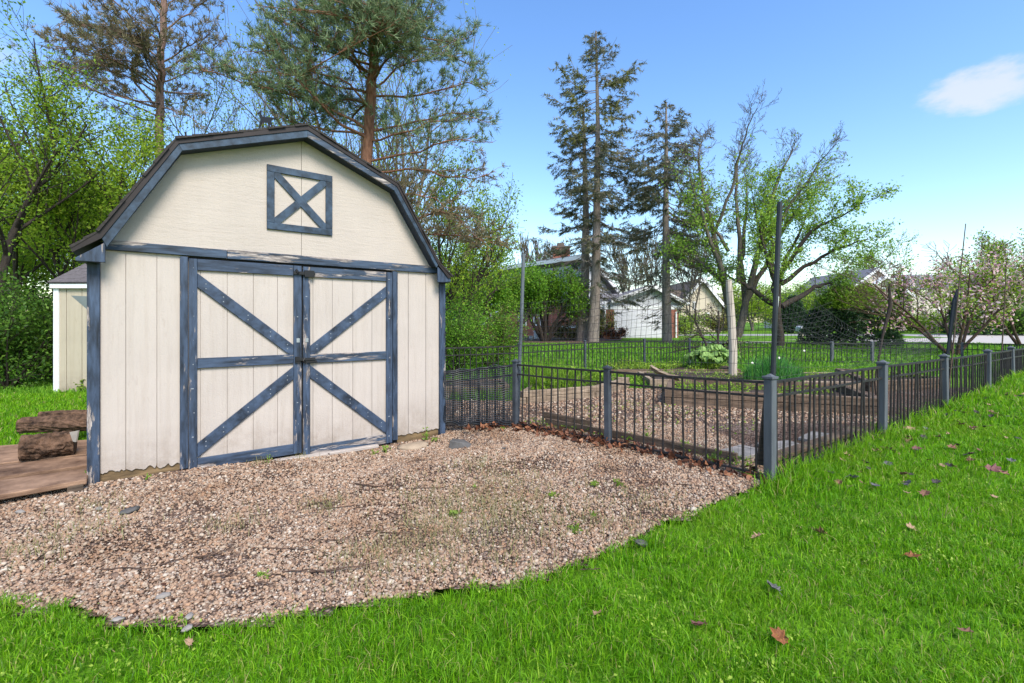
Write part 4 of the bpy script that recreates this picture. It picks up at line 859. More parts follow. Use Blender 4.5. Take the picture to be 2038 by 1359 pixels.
class Skel:
    """branches as polylines"""
    def __init__(s, seed): s.r = np.random.default_rng(seed); s.b = []
    def limb(s, p, d, ln, r, lev, wob=.18, up=.05, seg=5, tip=.35):
        pts = [np.array(p, float)]; d = unit(np.array(d, float)); rad = [r]
        for i in range(seg):
            d = unit(d + s.r.normal(size=3)*wob + np.array([0,0,up])); pts.append(pts[-1]+d*ln/seg); rad.append(r*(1-(1-tip)*(i+1)/seg))
        s.b.append((np.array(pts), rad, lev)); return pts, rad, d
    def grow(s, p, d, ln, r, lev, maxlev, nch, ang=(.45,.95), dec=.62, wob=.18, up=.05, start=.3, rdec=.55):
        pts, rad, dd = s.limb(p, d, ln, r, lev, wob, up)
        if lev >= maxlev: return
        n = nch[lev] if lev < len(nch) else nch[-1]
        for k in range(n):
            t = start + (1-start)*(k+s.r.uniform(.1,.9))/n; i = min(int(t*5), 4); u = t*5-i
            q = pts[i]*(1-u)+pts[i+1]*u; ax = unit(pts[i+1]-pts[i])
            pr = unit(np.cross(ax, s.r.normal(size=3))); a = s.r.uniform(*ang); nd = ax*math.cos(a)+pr*math.sin(a)
            s.grow(q, nd, ln*dec*s.r.uniform(.7,1.15)*(1-.35*t), max(rad[min(i,len(rad)-1)]*rdec, .004), lev+1, maxlev, nch, ang, dec, wob, up, .2, rdec)
def fit(b, base, xl, xr, zt, ydep, z0, top=99.3):
    """scale a skeleton so that it spans xl..xr and reaches zt"""
    allp = np.concatenate([q[0] for q in b]); hi = np.percentile(allp[:,2], top); lo = np.percentile(allp[:,0], 1.2); hx = np.percentile(allp[:,0], 98.8)
    dy = np.percentile(np.abs(allp[:,1]-base[1]), 98)
    out = []
    for p, r, l in b:
        q = p.copy(); dx = p[:,0]-base[0]; h = (p[:,2]-base[2])
        q[:,0] = base[0] + np.where(dx < 0, dx*(xl-base[0])/min(lo-base[0], -1e-3), dx*(xr-base[0])/max(hx-base[0], 1e-3))
        q[:,1] = base[1] + (p[:,1]-base[1])*ydep/max(dy, 1e-3); q[:,2] = base[2] + h*(zt-base[2])/(hi-base[2]); q[:,2] = np.where(q[:,2] > zt-.4, zt-.4+(q[:,2]-zt+.4)*.3, q[:,2]) if top < 99 else q[:,2]; out.append((q, r, l))
    return out
def wood(name, b, m, root, nside=(8,6,4,3,3), minr=0):
    """tubes for all branches in one mesh, built with numpy"""
    V, F_, n0 = [], [], 0
    for p, r, l in b:
        n = nside[min(l, len(nside)-1)]; k = len(p); d = np.gradient(p, axis=0); d = unit(d); ref = np.array([.31,.83,.17])
        a = unit(np.cross(d, ref)); c = np.cross(d, a); th = np.arange(n)*2*math.pi/n
        ring = p[:,None,:] + (a[:,None,:]*np.cos(th)[None,:,None] + c[:,None,:]*np.sin(th)[None,:,None])*np.maximum(np.array(r), minr)[:,None,None]
        V.append(ring.reshape(-1,3)); i, j = np.meshgrid(np.arange(k-1), np.arange(n), indexing='ij')
        F_.append(np.stack([i*n+j, i*n+(j+1)%n, (i+1)*n+(j+1)%n, (i+1)*n+j], -1).reshape(-1,4)+n0); n0 += k*n
    return np_mesh(name, np.concatenate(V), np.concatenate(F_), m, root, WL[root.name], smooth=True)
def sample(b, n, minlev, rng, sig, t0=.15, clip=None):
    br = [x for x in b if x[2] >= minlev]; ln = np.array([np.linalg.norm(np.diff(x[0], axis=0), axis=1).sum() for x in br])+.02
    ch = rng.choice(len(br), n, p=ln/ln.sum()); t = rng.uniform(t0, 1.02, n)
    pts = np.array([np.interp]) if False else None
    P_ = np.empty((n,3)); D_ = np.empty((n,3))
    for q in np.unique(ch):
        w_ = np.where(ch == q)[0]; p = br[q][0]; k = len(p)-1; x = np.clip(t[w_],0,1)*k; i = np.minimum(x.astype(int), k-1); u = (x-i)[:,None]
        P_[w_] = p[i]*(1-u)+p[i+1]*u; D_[w_] = p[i+1]-p[i]
    P_ += rng.normal(size=P_.shape)*sig
    if clip is not None: keep = clip(P_, rng); P_, D_ = P_[keep], D_[keep]
    return P_, unit(D_)
def tree(name, label, cat, y, base, top, xl, xr, seed, leaf=None, nleaf=0, lsize=.08, bark_='bark_grey', r0=.16, stems=1, spread=.25, lev=3, nch=(7,6,5), ang=(.45,.95), up=.06, wob=.16, start=.3, gb=None, clip=None, sig=None, dec=.62, group=None, ydep=None, minr=None, extra=None, minlev=2, lean=(0,0), flat=.2, prof=None):
    """a broadleaf tree: base and extents are photo columns and rows at distance y"""
    gz = H(X_(base[0],y), y) if gb is None else gb
    b0 = np.array([X_(base[0],y), y, gz-.05]); zt = Z_(top, y); hgt_ = zt-gz
    s = Skel(seed)
    for k in range(stems):
        a = 2*math.pi*(k+s.r.uniform(0,.6))/stems; d = np.array([math.cos(a)*spread+lean[0], math.sin(a)*spread*.8, 1.0]) if stems > 1 else np.array([lean[0], lean[1], 1.0])
        o = b0 + np.array([math.cos(a), math.sin(a), 0])*(r0*.7 if stems > 1 else 0)
        s.grow(o, d, hgt_*.72, r0*(1 if stems == 1 else .75), 0, lev, nch, ang, dec, wob*.45, up, start)
    X0, X1 = X_(xl,y), X_(xr,y)
    b = fit(s.b, b0, X0, X1, zt, ydep or (X1-X0)/2, gz, 93 if prof else 99.3)
    root = thing(name, label, cat, tuple(b0), group)
    wood('trunk', b, M[bark_], root, minr=minr or y*.00035)
    if leaf:
        rng = np.random.default_rng(seed+100); c, d = sample(b, nleaf, minlev, rng, sig or lsize*1.1, clip=clip)
        if len(c): leaf_mesh('crown', c, lsize*rng.uniform(.6,1.3,len(c)), M[leaf], root, tuple(b0), rng=rng, flat=flat)
        if extra:
            c, d = sample(b, extra[1], extra[4] if len(extra) > 4 else minlev, rng, extra[2]*1.1, clip=extra[3]); 
            leaf_mesh('crown' if extra[0] != 'petal' else 'blossom', c, extra[2]*rng.uniform(.7,1.3,len(c)), M[extra[0]], root, tuple(b0), rng=rng, flat=.3)
    return root
def above(py, y, soft=.3):                             # keep leaves under the photo row py (soft edge), i.e. bare tops
    z = Z_(py, y); return lambda p, r: p[:,2] < z + r.normal(size=len(p))*soft
def below(py, y, soft=.3):
    z = Z_(py, y); return lambda p, r: p[:,2] > z + r.normal(size=len(p))*soft
# --- the wood on the left
tree('leafy_tree', 'tall thin crowned spring tree at the left edge rising over the dark bushes', 'tree', 9.6, (-20,790), 20, -230, 190, 31, 'leaf_mid', 4200, .07, 'bark_dark', .11, lev=3, nch=(9,7,6), sig=.09)
tree('leafy_tree', 'bright green tree just left of the shed roof', 'tree', 12.0, (190,760), 170, 40, 395, 32, 'leaf_bright', 27000, .075, 'bark_dark', .10, stems=2, lev=3, nch=(10,8,6), sig=.12, clip=above(232,12.0,.45))
tree('leafy_tree', 'dense green tree behind the small storage shed', 'tree', 12.5, (60,755), 285, -160, 240, 33, 'leaf_bright', 34000, .075, 'bark_dark', .12, stems=2, lev=3, nch=(10,8,6), sig=.13)
tree('leafy_tree', 'mid green tree deep in the wood at far left', 'tree', 18, (-60,715), 290, -260, 200, 34, 'leaf_mid', 18000, .11, 'bark_dark', .16, stems=2, lev=3, nch=(10,8,6), sig=.2, start=.12)
tree('leafy_tree', 'shaded green tree filling the gap above the storage shed roof', 'tree', 17, (180,715), 330, 30, 360, 35, 'leaf_mid', 18000, .11, 'bark_dark', .14, stems=2, lev=3, nch=(10,8,6), sig=.2, start=.1)
tree('budding_tree', 'thin budding tree between the two pines above the shed roof', 'tree', 16, (460,705), 70, 350, 580, 36, 'leaf_bright', 5000, .075, 'bark_grey', .10, stems=2, lev=3, nch=(9,7,6), sig=.1)
tree('budding_tree', 'tall many stemmed budding tree behind the large pine', 'tree', 18, (720,695), 60, 520, 925, 37, 'leaf_bright', 9000, .085, 'bark_grey', .13, stems=9, spread=.20, lev=2, nch=(9,7), ang=(.2,.5), sig=.14, minlev=1, up=.10)
tree('leafy_tree', 'yellow green spring tree right of the shed roof below the large pine', 'tree', 14, (900,710), 330, 770, 1020, 38, 'leaf_bright', 13000, .08, 'bark_dark', .11, stems=3, spread=.4, lev=3, nch=(9,7,6), sig=.13, start=.3, clip=below(600,14,.4))
tree('leafy_tree', 'soft green tree behind the shed corner next to the yews', 'tree', 20, (925,690), 470, 850, 1030, 39, 'leaf_mid', 9000, .10, 'bark_dark', .11, stems=3, spread=.4, lev=3, nch=(8,6,5), sig=.18, start=.2)
def bush(name, label, y, base, top, xl, xr, seed, leaf, n, ls, sig=.15, cat='bush', gb=None, stems=7, bark_='bark_dark', r0=.03, lev=2, **k):
    return tree(name, label, cat, y, base, top, xl, xr, seed, leaf, n, ls, bark_, r0, stems=stems, spread=.8, lev=lev, nch=(7,6,5), sig=sig, gb=gb, start=.05, minlev=1, **k)
bush('bush', 'dark leafy undergrowth bush at the left edge below the trees', 9.0, (15,775), 560, -120, 110, 51, 'leaf_dark', 12000, .07, stems=9)
bush('bush', 'dark green bush hugging the left wall of the storage shed', 10.2, (95,765), 600, 20, 190, 52, 'leaf_dark', 9000, .07, stems=8)
bush('bush', 'broad shaded bush far behind at the left edge', 13.5, (-30,735), 520, -200, 140, 53, 'leaf_dark', 11000, .09, stems=9)
bush('bush', 'lower shaded bush behind the shed filling the far left horizon', 21, (60,700), 560, -200, 300, 54, 'leaf_dark', 9000, .13, stems=9)
bush('bush', 'loose green shrub against the right wall of the big shed behind the fence', 11.0, (905,742), 608, 850, 965, 55, 'leaf_yew', 6000, .06)
bush('bush', 'olive green shrub in front of the left yew behind the back fence', 13.0, (975,725), 618, 915, 1035, 56, 'leaf_yew', 7500, .06, extra=('leaf_olive', 2200, .06, None))
bush('bush', 'mixed green shrub close to the shed with bare twigs', 14.5, (890,720), 560, 840, 960, 57, 'leaf_yew', 6000, .07, extra=('leaf_olive', 1800, .06, None))
# yews beside the brick house
tree('yew_tree', 'spreading green yew with dark crossing stems before the brick wall', 'tree', 27, (1085,676), 536, 1010, 1165, 61, 'leaf_yew', 20000, .13, 'bark_dark', .17, stems=7, spread=.75, lev=3, nch=(6,6,5), sig=.24, clip=below(630,27,.25), start=.45, ydep=2.0, flat=.5)
tree('yew_tree', 'bright green yew left of the leaning grey pole', 'tree', 24, (1010,682), 538, 895, 1075, 62, 'leaf_yew', 19000, .12, 'bark_dark', .14, stems=6, spread=.75, lev=3, nch=(6,6,5), sig=.22, clip=below(625,24,.3), start=.45, ydep=1.9, flat=.5)
bush('bush', 'low golden brown shrub under the brick window', 29.5, (1130,674), 640, 1095, 1180, 63, 'leaf_olive', 3000, .10, sig=.12)
bush('bush', 'reddish purple shrub left of the garage door', 31, (1228,675), 652, 1205, 1246, 64, 'litter', 1600, .10, sig=.1)
bush('bush', 'yellow flowering shrub by the porch post', 31.5, (1196,674), 610, 1178, 1222, 65, 'leaf_yellow', 1600, .12, sig=.15)
# bare trees behind the houses
bare = 'bare trees behind the brick house'
for i, (bx, top, xl, xr, yy, sd, leafy, lab) in enumerate(((1062,470,1030,1092,44,71,None,'bare tree with upright twigs left of the brick chimney'),(1100,478,1070,1140,48,72,None,'bare tree directly behind the brick chimney'),
        (1248,470,1205,1290,46,73,'leaf_pale','yellowish budding tree above the garage roof left of its peak'),(1310,450,1265,1360,50,74,'leaf_pale','pale budding tree above the garage gable'),(1375,455,1335,1425,47,75,'leaf_pale','bare tall tree between garage and cream house'))):
    tree('bare_tree', lab, 'tree', yy, (bx,668), top, xl, xr, sd, leafy, 1100 if leafy else 0, .16, 'bark_grey', .13, stems=3, spread=.15, lev=3, nch=(8,6,4), ang=(.25,.6), up=.10, sig=.25, minr=.022)
# big broadleaf pair in the middle right
def both(f, g): return lambda p, r: f(p, r) & g(p, r)
def limb_tree(name, label, y, limbs, seed, r0, leaf, nleaf, lsize, clip, bark_='bark_grey', nch=(9,6,4), dec=.5, first=.30, sig=.14):
    """a tree whose main limbs are given as photo points; finer branches grow from them"""
    s = Skel(seed); root = thing(name, label, 'tree', (X_(limbs[0][0][0][0],y), y, H(X_(limbs[0][0][0][0],y), y)-.05))
    for pts, dd in limbs:
        n = len(pts); t = np.linspace(0,1,n); p = np.array([[X_(a,y), y+dd*tt, Z_(b,y)] for (a,b), tt in zip(pts,t)]); tt = np.linspace(0,1,14)
        p = np.stack([np.interp(tt,t,p[:,i]) for i in range(3)],1); p[1:-1] = (p[:-2]+2*p[1:-1]+p[2:])/4; p[1:] += s.r.normal(size=(13,3))*.035
        L_ = np.linalg.norm(np.diff(p,axis=0),axis=1).sum(); low = max(0, min(1, (p[0,2])/4)); ra = r0*(1-.62*low)
        s.b.append((p, list(ra*(1-tt)**1.15*.97+.012), 0)); ns = int(L_*3.6)
        for k in range(ns):
            u = first+(1-first)*(k+s.r.uniform(0,1))/ns; i = min(int(u*13),12); f_ = u*13-i; q = p[i]*(1-f_)+p[i+1]*f_; ax = unit(p[i+1]-p[i])
            pr = unit(np.cross(ax, s.r.normal(size=3))); a = s.r.uniform(.4,1.1); nd = ax*math.cos(a)+pr*math.sin(a)+np.array([0,0,.05])
            s.grow(q, nd, s.r.uniform(.7,1.7)*(1.15-.5*u), max(.018*(1.2-u),.008), 1, 3, nch, (.4,.95), dec, .20, .06, .25, .6)
    wood('trunk', s.b, M[bark_], root, minr=.0055); rng = np.random.default_rng(seed+1)
    c, d = sample(s.b, nleaf, 2, rng, sig, clip=clip); leaf_mesh('crown', c, lsize*rng.uniform(.6,1.3,len(c)), M[leaf], root, WL[root.name], rng=rng, flat=.2)
    return root
limb_tree('big_tree', 'large many stemmed tree with bare grey top twigs behind the pale post', 22, [
  ([(1462,696),(1450,620),(1437,560),(1415,500),(1390,440),(1368,385),(1356,330)],-.8),([(1452,630),(1436,540),(1420,450),(1405,380),(1394,320),(1402,285),(1412,255)],.6),([(1484,604),(1481,520),(1478,430),(1482,355),(1488,305),(1496,268)],1.2),
  ([(1468,670),(1485,590),(1500,520),(1515,450),(1532,380),(1555,320),(1572,285)],-.6),([(1484,600),(1520,540),(1560,470),(1600,410),(1638,372),(1668,352)],.9),([(1500,520),(1545,440),(1580,380),(1604,335),(1622,310)],-1.5),
  ([(1437,560),(1400,520),(1370,500),(1348,490)],.8),([(1416,480),(1440,400),(1450,330),(1456,280),(1466,250)],-1.9),([(1470,560),(1500,440),(1520,350),(1525,300)],2.2),([(1500,520),(1560,420),(1620,360),(1650,320)],1.8),([(1450,500),(1420,430),(1380,380),(1365,300)],1.9)],
  81, .20, 'leaf_fresh', 19000, .125, both(above(372,22,1.0), below(610,22,.5)))
limb_tree('broad_tree', 'dark trunked tree with light leaves behind the tall dark pole', 21, [
  ([(1552,696),(1547,640),(1543,590),(1530,540),(1510,490),(1495,440),(1482,392)],-.6),([(1546,615),(1555,550),(1570,510),(1592,480),(1618,430),(1640,390)],.7),([(1545,590),(1545,530),(1550,470),(1556,410),(1562,352)],1.2),
  ([(1555,565),(1600,530),(1645,502),(1675,488),(1698,480)],-.9),([(1556,610),(1610,578),(1645,566),(1668,560),(1684,556)],.6),([(1542,605),(1500,572),(1472,552),(1455,538)],.8),([(1550,560),(1590,470),(1640,440),(1670,420)],-1.6)],
  82, .19, 'leaf_fresh', 13000, .115, below(632,21,.4), 'bark_dark')
tree('crab_apple', 'low twisted bare crab apple with crooked black branches', 'tree', 14, (1418,716), 585, 1325, 1475, 83, 'leaf_pale', 500, .06, 'bark_dark', .07, stems=3, spread=.7, lev=3, nch=(6,5,4), ang=(.5,1.2), wob=.55, sig=.06, up=-.01)
# --- conifers
def spruce(name, label, y, trunk, top_w, prof, seed, r0, leaf='needle_spruce', nbr=70, gold=None, dens=1.0, bark_='bark_spruce', sprig=(.24,.042)):
    """trunk: photo points from base to tip; prof: [(row, half width in columns)], branches droop and lift at the tip"""
    rng = np.random.default_rng(seed); tp = np.array([[X_(a,y), y+dd, Z_(b,y)] for a, b, dd in [(t[0],t[1],t[2] if len(t) > 2 else 0) for t in trunk]])
    root = thing(name, label, 'tree', tuple(tp[0]))
    ts = np.linspace(0,1,22); seg = np.linspace(0,1,len(tp)); tr = np.stack([np.interp(ts, seg, tp[:,i]) for i in range(3)], 1)
    b = [(tr, list(r0*(1-.9*ts)+.012), 0)]
    rows = np.array([q[0] for q in prof], float); hw = np.array([q[1] for q in prof], float)
    zs = np.array([Z_(q, y) for q in rows]); W = hw/F*y
    zlo, zhi = zs.min(), zs.max(); cen, dr = [], []; gcen, gdr = [], []
    o = np.argsort(zs)
    for k in range(nbr):
        u = (k+rng.uniform(0,1))/nbr; z = zlo+(zhi-zlo)*u**.92; az = rng.uniform(0, 2*math.pi)
        wdt = np.interp(z, zs[o], W[o])*rng.uniform(.7,1.3)
        if wdt < .05: continue
        p0 = np.array([np.interp(z, tr[:,2], tr[:,0]), np.interp(z, tr[:,2], tr[:,1]), z]); h = np.array([math.cos(az), math.sin(az), 0])
        up_ = .35*u; n = 6; t = np.linspace(0,1,n)
        drop = (-.42+.60*u)*t - .16*np.sin(t*math.pi) + .16*t**3
        p = p0 + h*(t*wdt)[:,None] + np.array([0,0,1])*(drop*wdt)[:,None] + rng.normal(size=(n,3))*.03*wdt*t[:,None]
        b.append((p, list(np.linspace(max(.03*wdt*.35,.012), .006, n)), 1))
        side = np.array([-h[1],h[0],0])
        ns = max(3, int(wdt/.15*dens))
        for q in range(ns):
            tt = .22+.78*(q+rng.uniform(0,1))/ns; i = min(int(tt*(n-1)), n-2); uu = tt*(n-1)-i; c = p[i]*(1-uu)+p[i+1]*uu
            l = wdt*.34*(1-.55*tt)*rng.uniform(.5,1.3)+.10; dd = unit(h*.75+side*rng.choice([-1,1])*rng.uniform(.4,1.0)+np.array([0,0,rng.uniform(-.45,.05)]))
            e = c+dd*l+np.array([0,0,-.10*l]); b.append((np.array([c,(c+e)/2+np.array([0,0,.03*l]),e]), [.008,.006,.004], 2))
            ksp = max(2, int(l/.13))
            if rng.random() < .9*np.interp(u,[0,.22,.40,1],[.10,.25,.85,.95]):
                for x in range(ksp):
                    f_ = (x+.6)/ksp; gl = gold is not None and gold(z, az, rng)
                    (gcen if gl else cen).append(c+(e-c)*f_); (gdr if gl else dr).append(dd+np.array([0,0,-.3]))
    wood('trunk', b, M[bark_], root, nside=(9,4,3), minr=y*.00030)
    if cen: needle_mesh('crown', np.array(cen), np.array(dr), 7, sprig[0], sprig[1], M[leaf], root, tuple(tp[0]), .6, rng)
    if gcen: needle_mesh('gold_sprays', np.array(gcen), np.array(gdr), 6, sprig[0], sprig[1]*1.2, M['needle_gold'], root, tuple(tp[0]), .7, rng)
    return root
zg0, zg1 = Z_(290,27), Z_(160,27)
spruce('spruce_tree', 'tallest spruce with golden green sprays in its upper crown', 26.5, [(1180,684),(1186,560),(1188,400),(1190,250),(1186,62)], 0, [(640,20),(600,70),(540,85),(470,88),(420,75),(350,78),(300,78),(260,85),(220,70),(180,85),(150,62),(120,52),(90,28),(66,6)], 91, .34, nbr=120, gold=lambda z, a, r: zg0 < z < zg1 and r.random() < .5)
spruce('spruce_tree', 'spruce with leaning trunk just left of the tallest one', 27.5, [(1158,682),(1164,560),(1166,420),(1163,300),(1160,205)], 0, [(640,15),(600,52),(560,82),(510,88),(455,82),(400,70),(350,60),(300,54),(250,36),(205,8)], 92, .32, nbr=78)
spruce('spruce_tree', 'dark narrow spruce between the spruce pair and the big bare topped tree', 25.5, [(1328,684),(1326,560),(1325,420),(1326,300),(1326,204)], 0, [(650,20),(600,60),(520,84),(460,92),(400,84),(340,82),(310,76),(270,56),(240,34),(206,6)], 93, .27, nbr=135)
def evergreen(name, label, y, base, top, xl, xr, seed, n, leaf='needle_ever', tip=None, size=.16, cone=1.0, cat='shrub'):
    rng = np.random.default_rng(seed); gz = H(X_(base[0],y), y); b0 = np.array([X_(base[0],y), y, gz]); hh = Z_(top,y)-gz; w0 = (X_(xr,y)-X_(xl,y))/2; cx_ = (X_(xr,y)+X_(xl,y))/2
    root = thing(name, label, cat, tuple(b0)); b = [(np.array([b0, b0+[0,0,hh*.5], b0+[0,0,hh*.95]]), [.1,.06,.02], 0)]
    u = rng.random(n)**.8; az = rng.uniform(0,2*math.pi,n); lump = np.array([1+.28*mnoise.noise(Vector((math.cos(a)*1.8,math.sin(a)*1.8,v*3+seed))) for a, v in zip(az,u)])
    rad = w0*(np.sin(np.clip(.18+.82*(1-u),0,1)*math.pi/2)**cone)*lump*np.sqrt(rng.uniform(.35,1,n))
    c = np.stack([cx_+np.cos(az)*rad, y+np.sin(az)*rad, gz+.05+u*hh*(.92+.08*lump)], 1); d = np.stack([np.cos(az),np.sin(az),.5+0*az],1)
    for k in range(14):
        a = rng.uniform(0,6.28); v = rng.uniform(.05,.6); e = np.array([cx_+math.cos(a)*w0*.6*(1-v), y+math.sin(a)*w0*.6*(1-v), gz+v*hh+.2]); b.append((np.array([[b0[0],y,gz+v*hh*.8],(np.array([b0[0],y,gz+v*hh*.8])+e)/2,e]), [.03,.02,.01], 1))
    wood('trunk', b, M['bark_dark'], root)
    hi = (c[:,2] > gz+hh*.62) if tip else np.zeros(n, bool)
    needle_mesh('crown', c[~hi], d[~hi], 6, size, size*.30, M[leaf], root, tuple(b0), .8, rng)
    if tip: needle_mesh('upper_crown', c[hi], d[hi], 6, size, size*.32, M[tip], root, tuple(b0), .8, rng)
    return root
evergreen('evergreen_shrub', 'large dark spreading evergreen with a lighter green top behind the grey gate posts', 22, (1700,694), 572, 1612, 1775, 95, 5600, tip='leaf_mid', size=.17, cone=.8)
evergreen('evergreen_tree', 'small dark conical evergreen beyond the road left of the mailbox', 46, (1578,668), 592, 1552, 1606, 96, 1600, size=.3, cone=1.2, cat='tree')
evergreen('evergreen_tree', 'slim pointed evergreen in front of the gabled house', 50, (1792,664), 552, 1778, 1808, 97, 1300, size=.28, cone=1.3, cat='tree')
evergreen('evergreen_shrub', 'rounded dark evergreen behind the magnolia stems', 40, (1930,668), 560, 1890, 1965, 98, 1500, size=.28, cone=.7)
# pines with branches laid out from the photograph
def pine(name, label, y, trunk, limbs, seed, r0, bark_, mats, ndl=(13,.165,.019), density=1.0, fill=12):
    rng = np.random.default_rng(seed); tp = np.array([[X_(a,y), y, Z_(b,y)] for a, b in trunk]); root = thing(name, label, 'tree', tuple(tp[0]))
    ts = np.linspace(0,1,24); sg = np.linspace(0,1,len(tp)); tr = np.stack([np.interp(ts,sg,tp[:,i]) for i in range(3)],1)
    tr[1:-1,:2] += rng.normal(size=(22,2))*.015
    b = [(tr, list(r0*(1-.45*ts)), 0)]; tufts = {k: ([],[]) for k in mats}
    lm = list(limbs)
    for k in range(fill):                              # limbs towards and away from the viewer
        q = lm[rng.integers(len(limbs))]; p = q[0]; d0 = rng.choice([-1,1])*rng.uniform(1.2,2.6); sc = rng.uniform(.25,.8)
        lm.append(([(p[0][0]+(a-p[0][0])*sc*rng.choice([-1,1,1]), p[0][1]+(bb-p[0][1])*rng.uniform(.6,1.1)+rng.uniform(-14,10)) for a, bb in p], d0, q[2], q[3]*.9))
    for pts, dd, mk, de in lm:
        n = len(pts); t = np.linspace(0,1,n); p = np.array([[X_(a,y), y+dd*tt, Z_(bb,y)] for (a,bb), tt in zip(pts,t)])
        tt = np.linspace(0,1,9); p = np.stack([np.interp(tt,t,p[:,i]) for i in range(3)],1); p[1:] += rng.normal(size=(8,3))*.03
        L_ = np.linalg.norm(np.diff(p,axis=0),axis=1).sum(); b.append((p, list(np.linspace(.014+.0055*L_,.006,9)), 1))
        ns = int(L_*8.0*density*max(de,.5))+3
        for k in range(ns):
            u = .18+.82*(k+rng.uniform(0,1))/ns; i = min(int(u*8),7); f_ = u*8-i; c = p[i]*(1-f_)+p[i+1]*f_; ax = unit(p[i+1]-p[i])
            l = (.25+.30*L_*(1-u)**.7)*rng.uniform(.5,1.15); d = unit(ax*.8+rng.normal(size=3)*np.array([.55,.75,.30])+np.array([0,0,.18]))
            m1 = c+d*l*.5+rng.normal(size=3)*.03; e = c+d*l+np.array([0,0,.05]); b.append((np.array([c,m1,e]), [.008,.006,.004], 2))
            nt = max(2, int(l/.085))
            for x in range(nt):
                f2 = (x+1)/nt; q = c+(e-c)*f2
                if rng.random() < .75:
                    d2 = unit(d+rng.normal(size=3)*.7+np.array([0,0,.25])); q2 = q+d2*rng.uniform(.08,.24); b.append((np.array([q,(q+q2)/2,q2]), [.0045,.0035,.003], 3))
                else: q2, d2 = q, d
                if rng.random() < de*(.62+.5*f2):
                    tufts[mk][0].append(q2); tufts[mk][1].append(d2+np.array([0,0,.25]))
    wood('trunk', b, M[bark_], root, nside=(10,6,3,3))
    for k, (c, d) in tufts.items():
        if c: needle_mesh('crown' if k == mats[0] else 'brown_needles', np.array(c), np.array(d), ndl[0], ndl[1], ndl[2], M[k], root, tuple(tp[0]), .75, rng)
    return root
NB, NR = 'needle_blue', 'needle_brown'
pine('pine_tree', 'large orange barked pine with blue green needles behind the shed ridge', 11.5, [(724,560),(727,420),(732,300),(738,200),(743,110),(747,20),(752,-160)],
  [([(735,262),(650,212),(540,190),(415,158)],-.6,NB,1.0),([(733,268),(640,256),(560,226),(500,160)],.5,NB,.8),([(738,185),(640,165),(550,118),(494,40)],.4,NB,1.0),([(741,165),(680,95),(600,70),(560,60)],-.5,NB,1.1),
   ([(742,150),(795,85),(845,30),(872,-60)],.3,NB,1.1),([(740,192),(830,192),(920,172),(975,192)],-.3,NB,.9),([(739,180),(800,115),(880,90),(945,108)],.6,NB,1.1),([(736,262),(820,242),(900,215),(972,238)],.2,NB,.8),
   ([(730,322),(830,312),(900,284),(985,298)],-.4,NB,.72),([(726,345),(840,335),(930,348),(972,335)],.4,NR,.6),([(745,70),(700,0),(650,-60)],.2,NB,1.1),([(745,50),(800,-20),(880,-50)],-.4,NB,1.1),
   ([(744,90),(690,40),(640,20),(600,-20)],.5,NB,1.1),([(742,130),(660,120),(600,130),(530,150)],-1.0,NB,1.1),([(742,120),(810,60),(880,50),(930,30)],.9,NB,1.1),([(738,215),(690,180),(620,190),(520,210)],1.0,NB,.9),
   ([(733,280),(800,280),(870,262),(950,265)],-.9,NB,.72),([(740,170),(780,130),(830,140),(900,150)],-1.2,NB,1.1),([(741,160),(700,130),(650,110),(610,100)],-1.3,NB,1.1),
   ([(724,500),(820,470),(910,478),(1012,500)],-1.2,NR,.95),([(725,480),(810,455),(900,440),(985,520)],-1.6,NR,.9),([(725,420),(800,390),(860,400),(900,430)],-.8,NR,.5)],
  101, .155, 'bark_pine', (NB,NR), fill=13, density=.8)
pine('pine_tree', 'slimmer pine with brownish sparse needles left of the shed ridge', 13, [(322,560),(319,400),(317,280),(318,180),(322,90),(326,0),(330,-140)],
  [([(318,172),(250,122),(185,112),(118,100)],-.4,NR,1.0),([(318,215),(235,190),(165,150),(112,108)],.4,NR,1.0),([(320,150),(270,82),(205,45),(140,28)],.3,NR,1.0),([(321,125),(370,100),(410,92),(440,66)],-.3,NR,.9),
   ([(320,165),(360,140),(392,128),(412,112)],.6,NR,1.0),([(322,85),(265,35),(215,-10),(190,-40)],-.4,NR,1.0),([(322,65),(370,25),(400,-10),(430,-40)],.3,NR,1.0),([(319,240),(270,232),(225,212),(190,205)],.5,NR,.5),
   ([(320,215),(360,225),(395,245),(410,255)],-.5,NR,.45),([(322,120),(280,95),(240,100),(190,70)],-1.1,NB,.8),([(321,140),(350,100),(385,75),(400,40)],1.0,NR,1.0),([(319,190),(280,165),(230,160),(170,170)],-1.0,NR,1.0),([(324,40),(300,0),(270,-30)],.2,NR,1.0),([(324,30),(350,-10),(380,-40)],.2,NR,1.0)],
  102, .125, 'bark_pine2', (NR,NB), fill=10, density=.72)
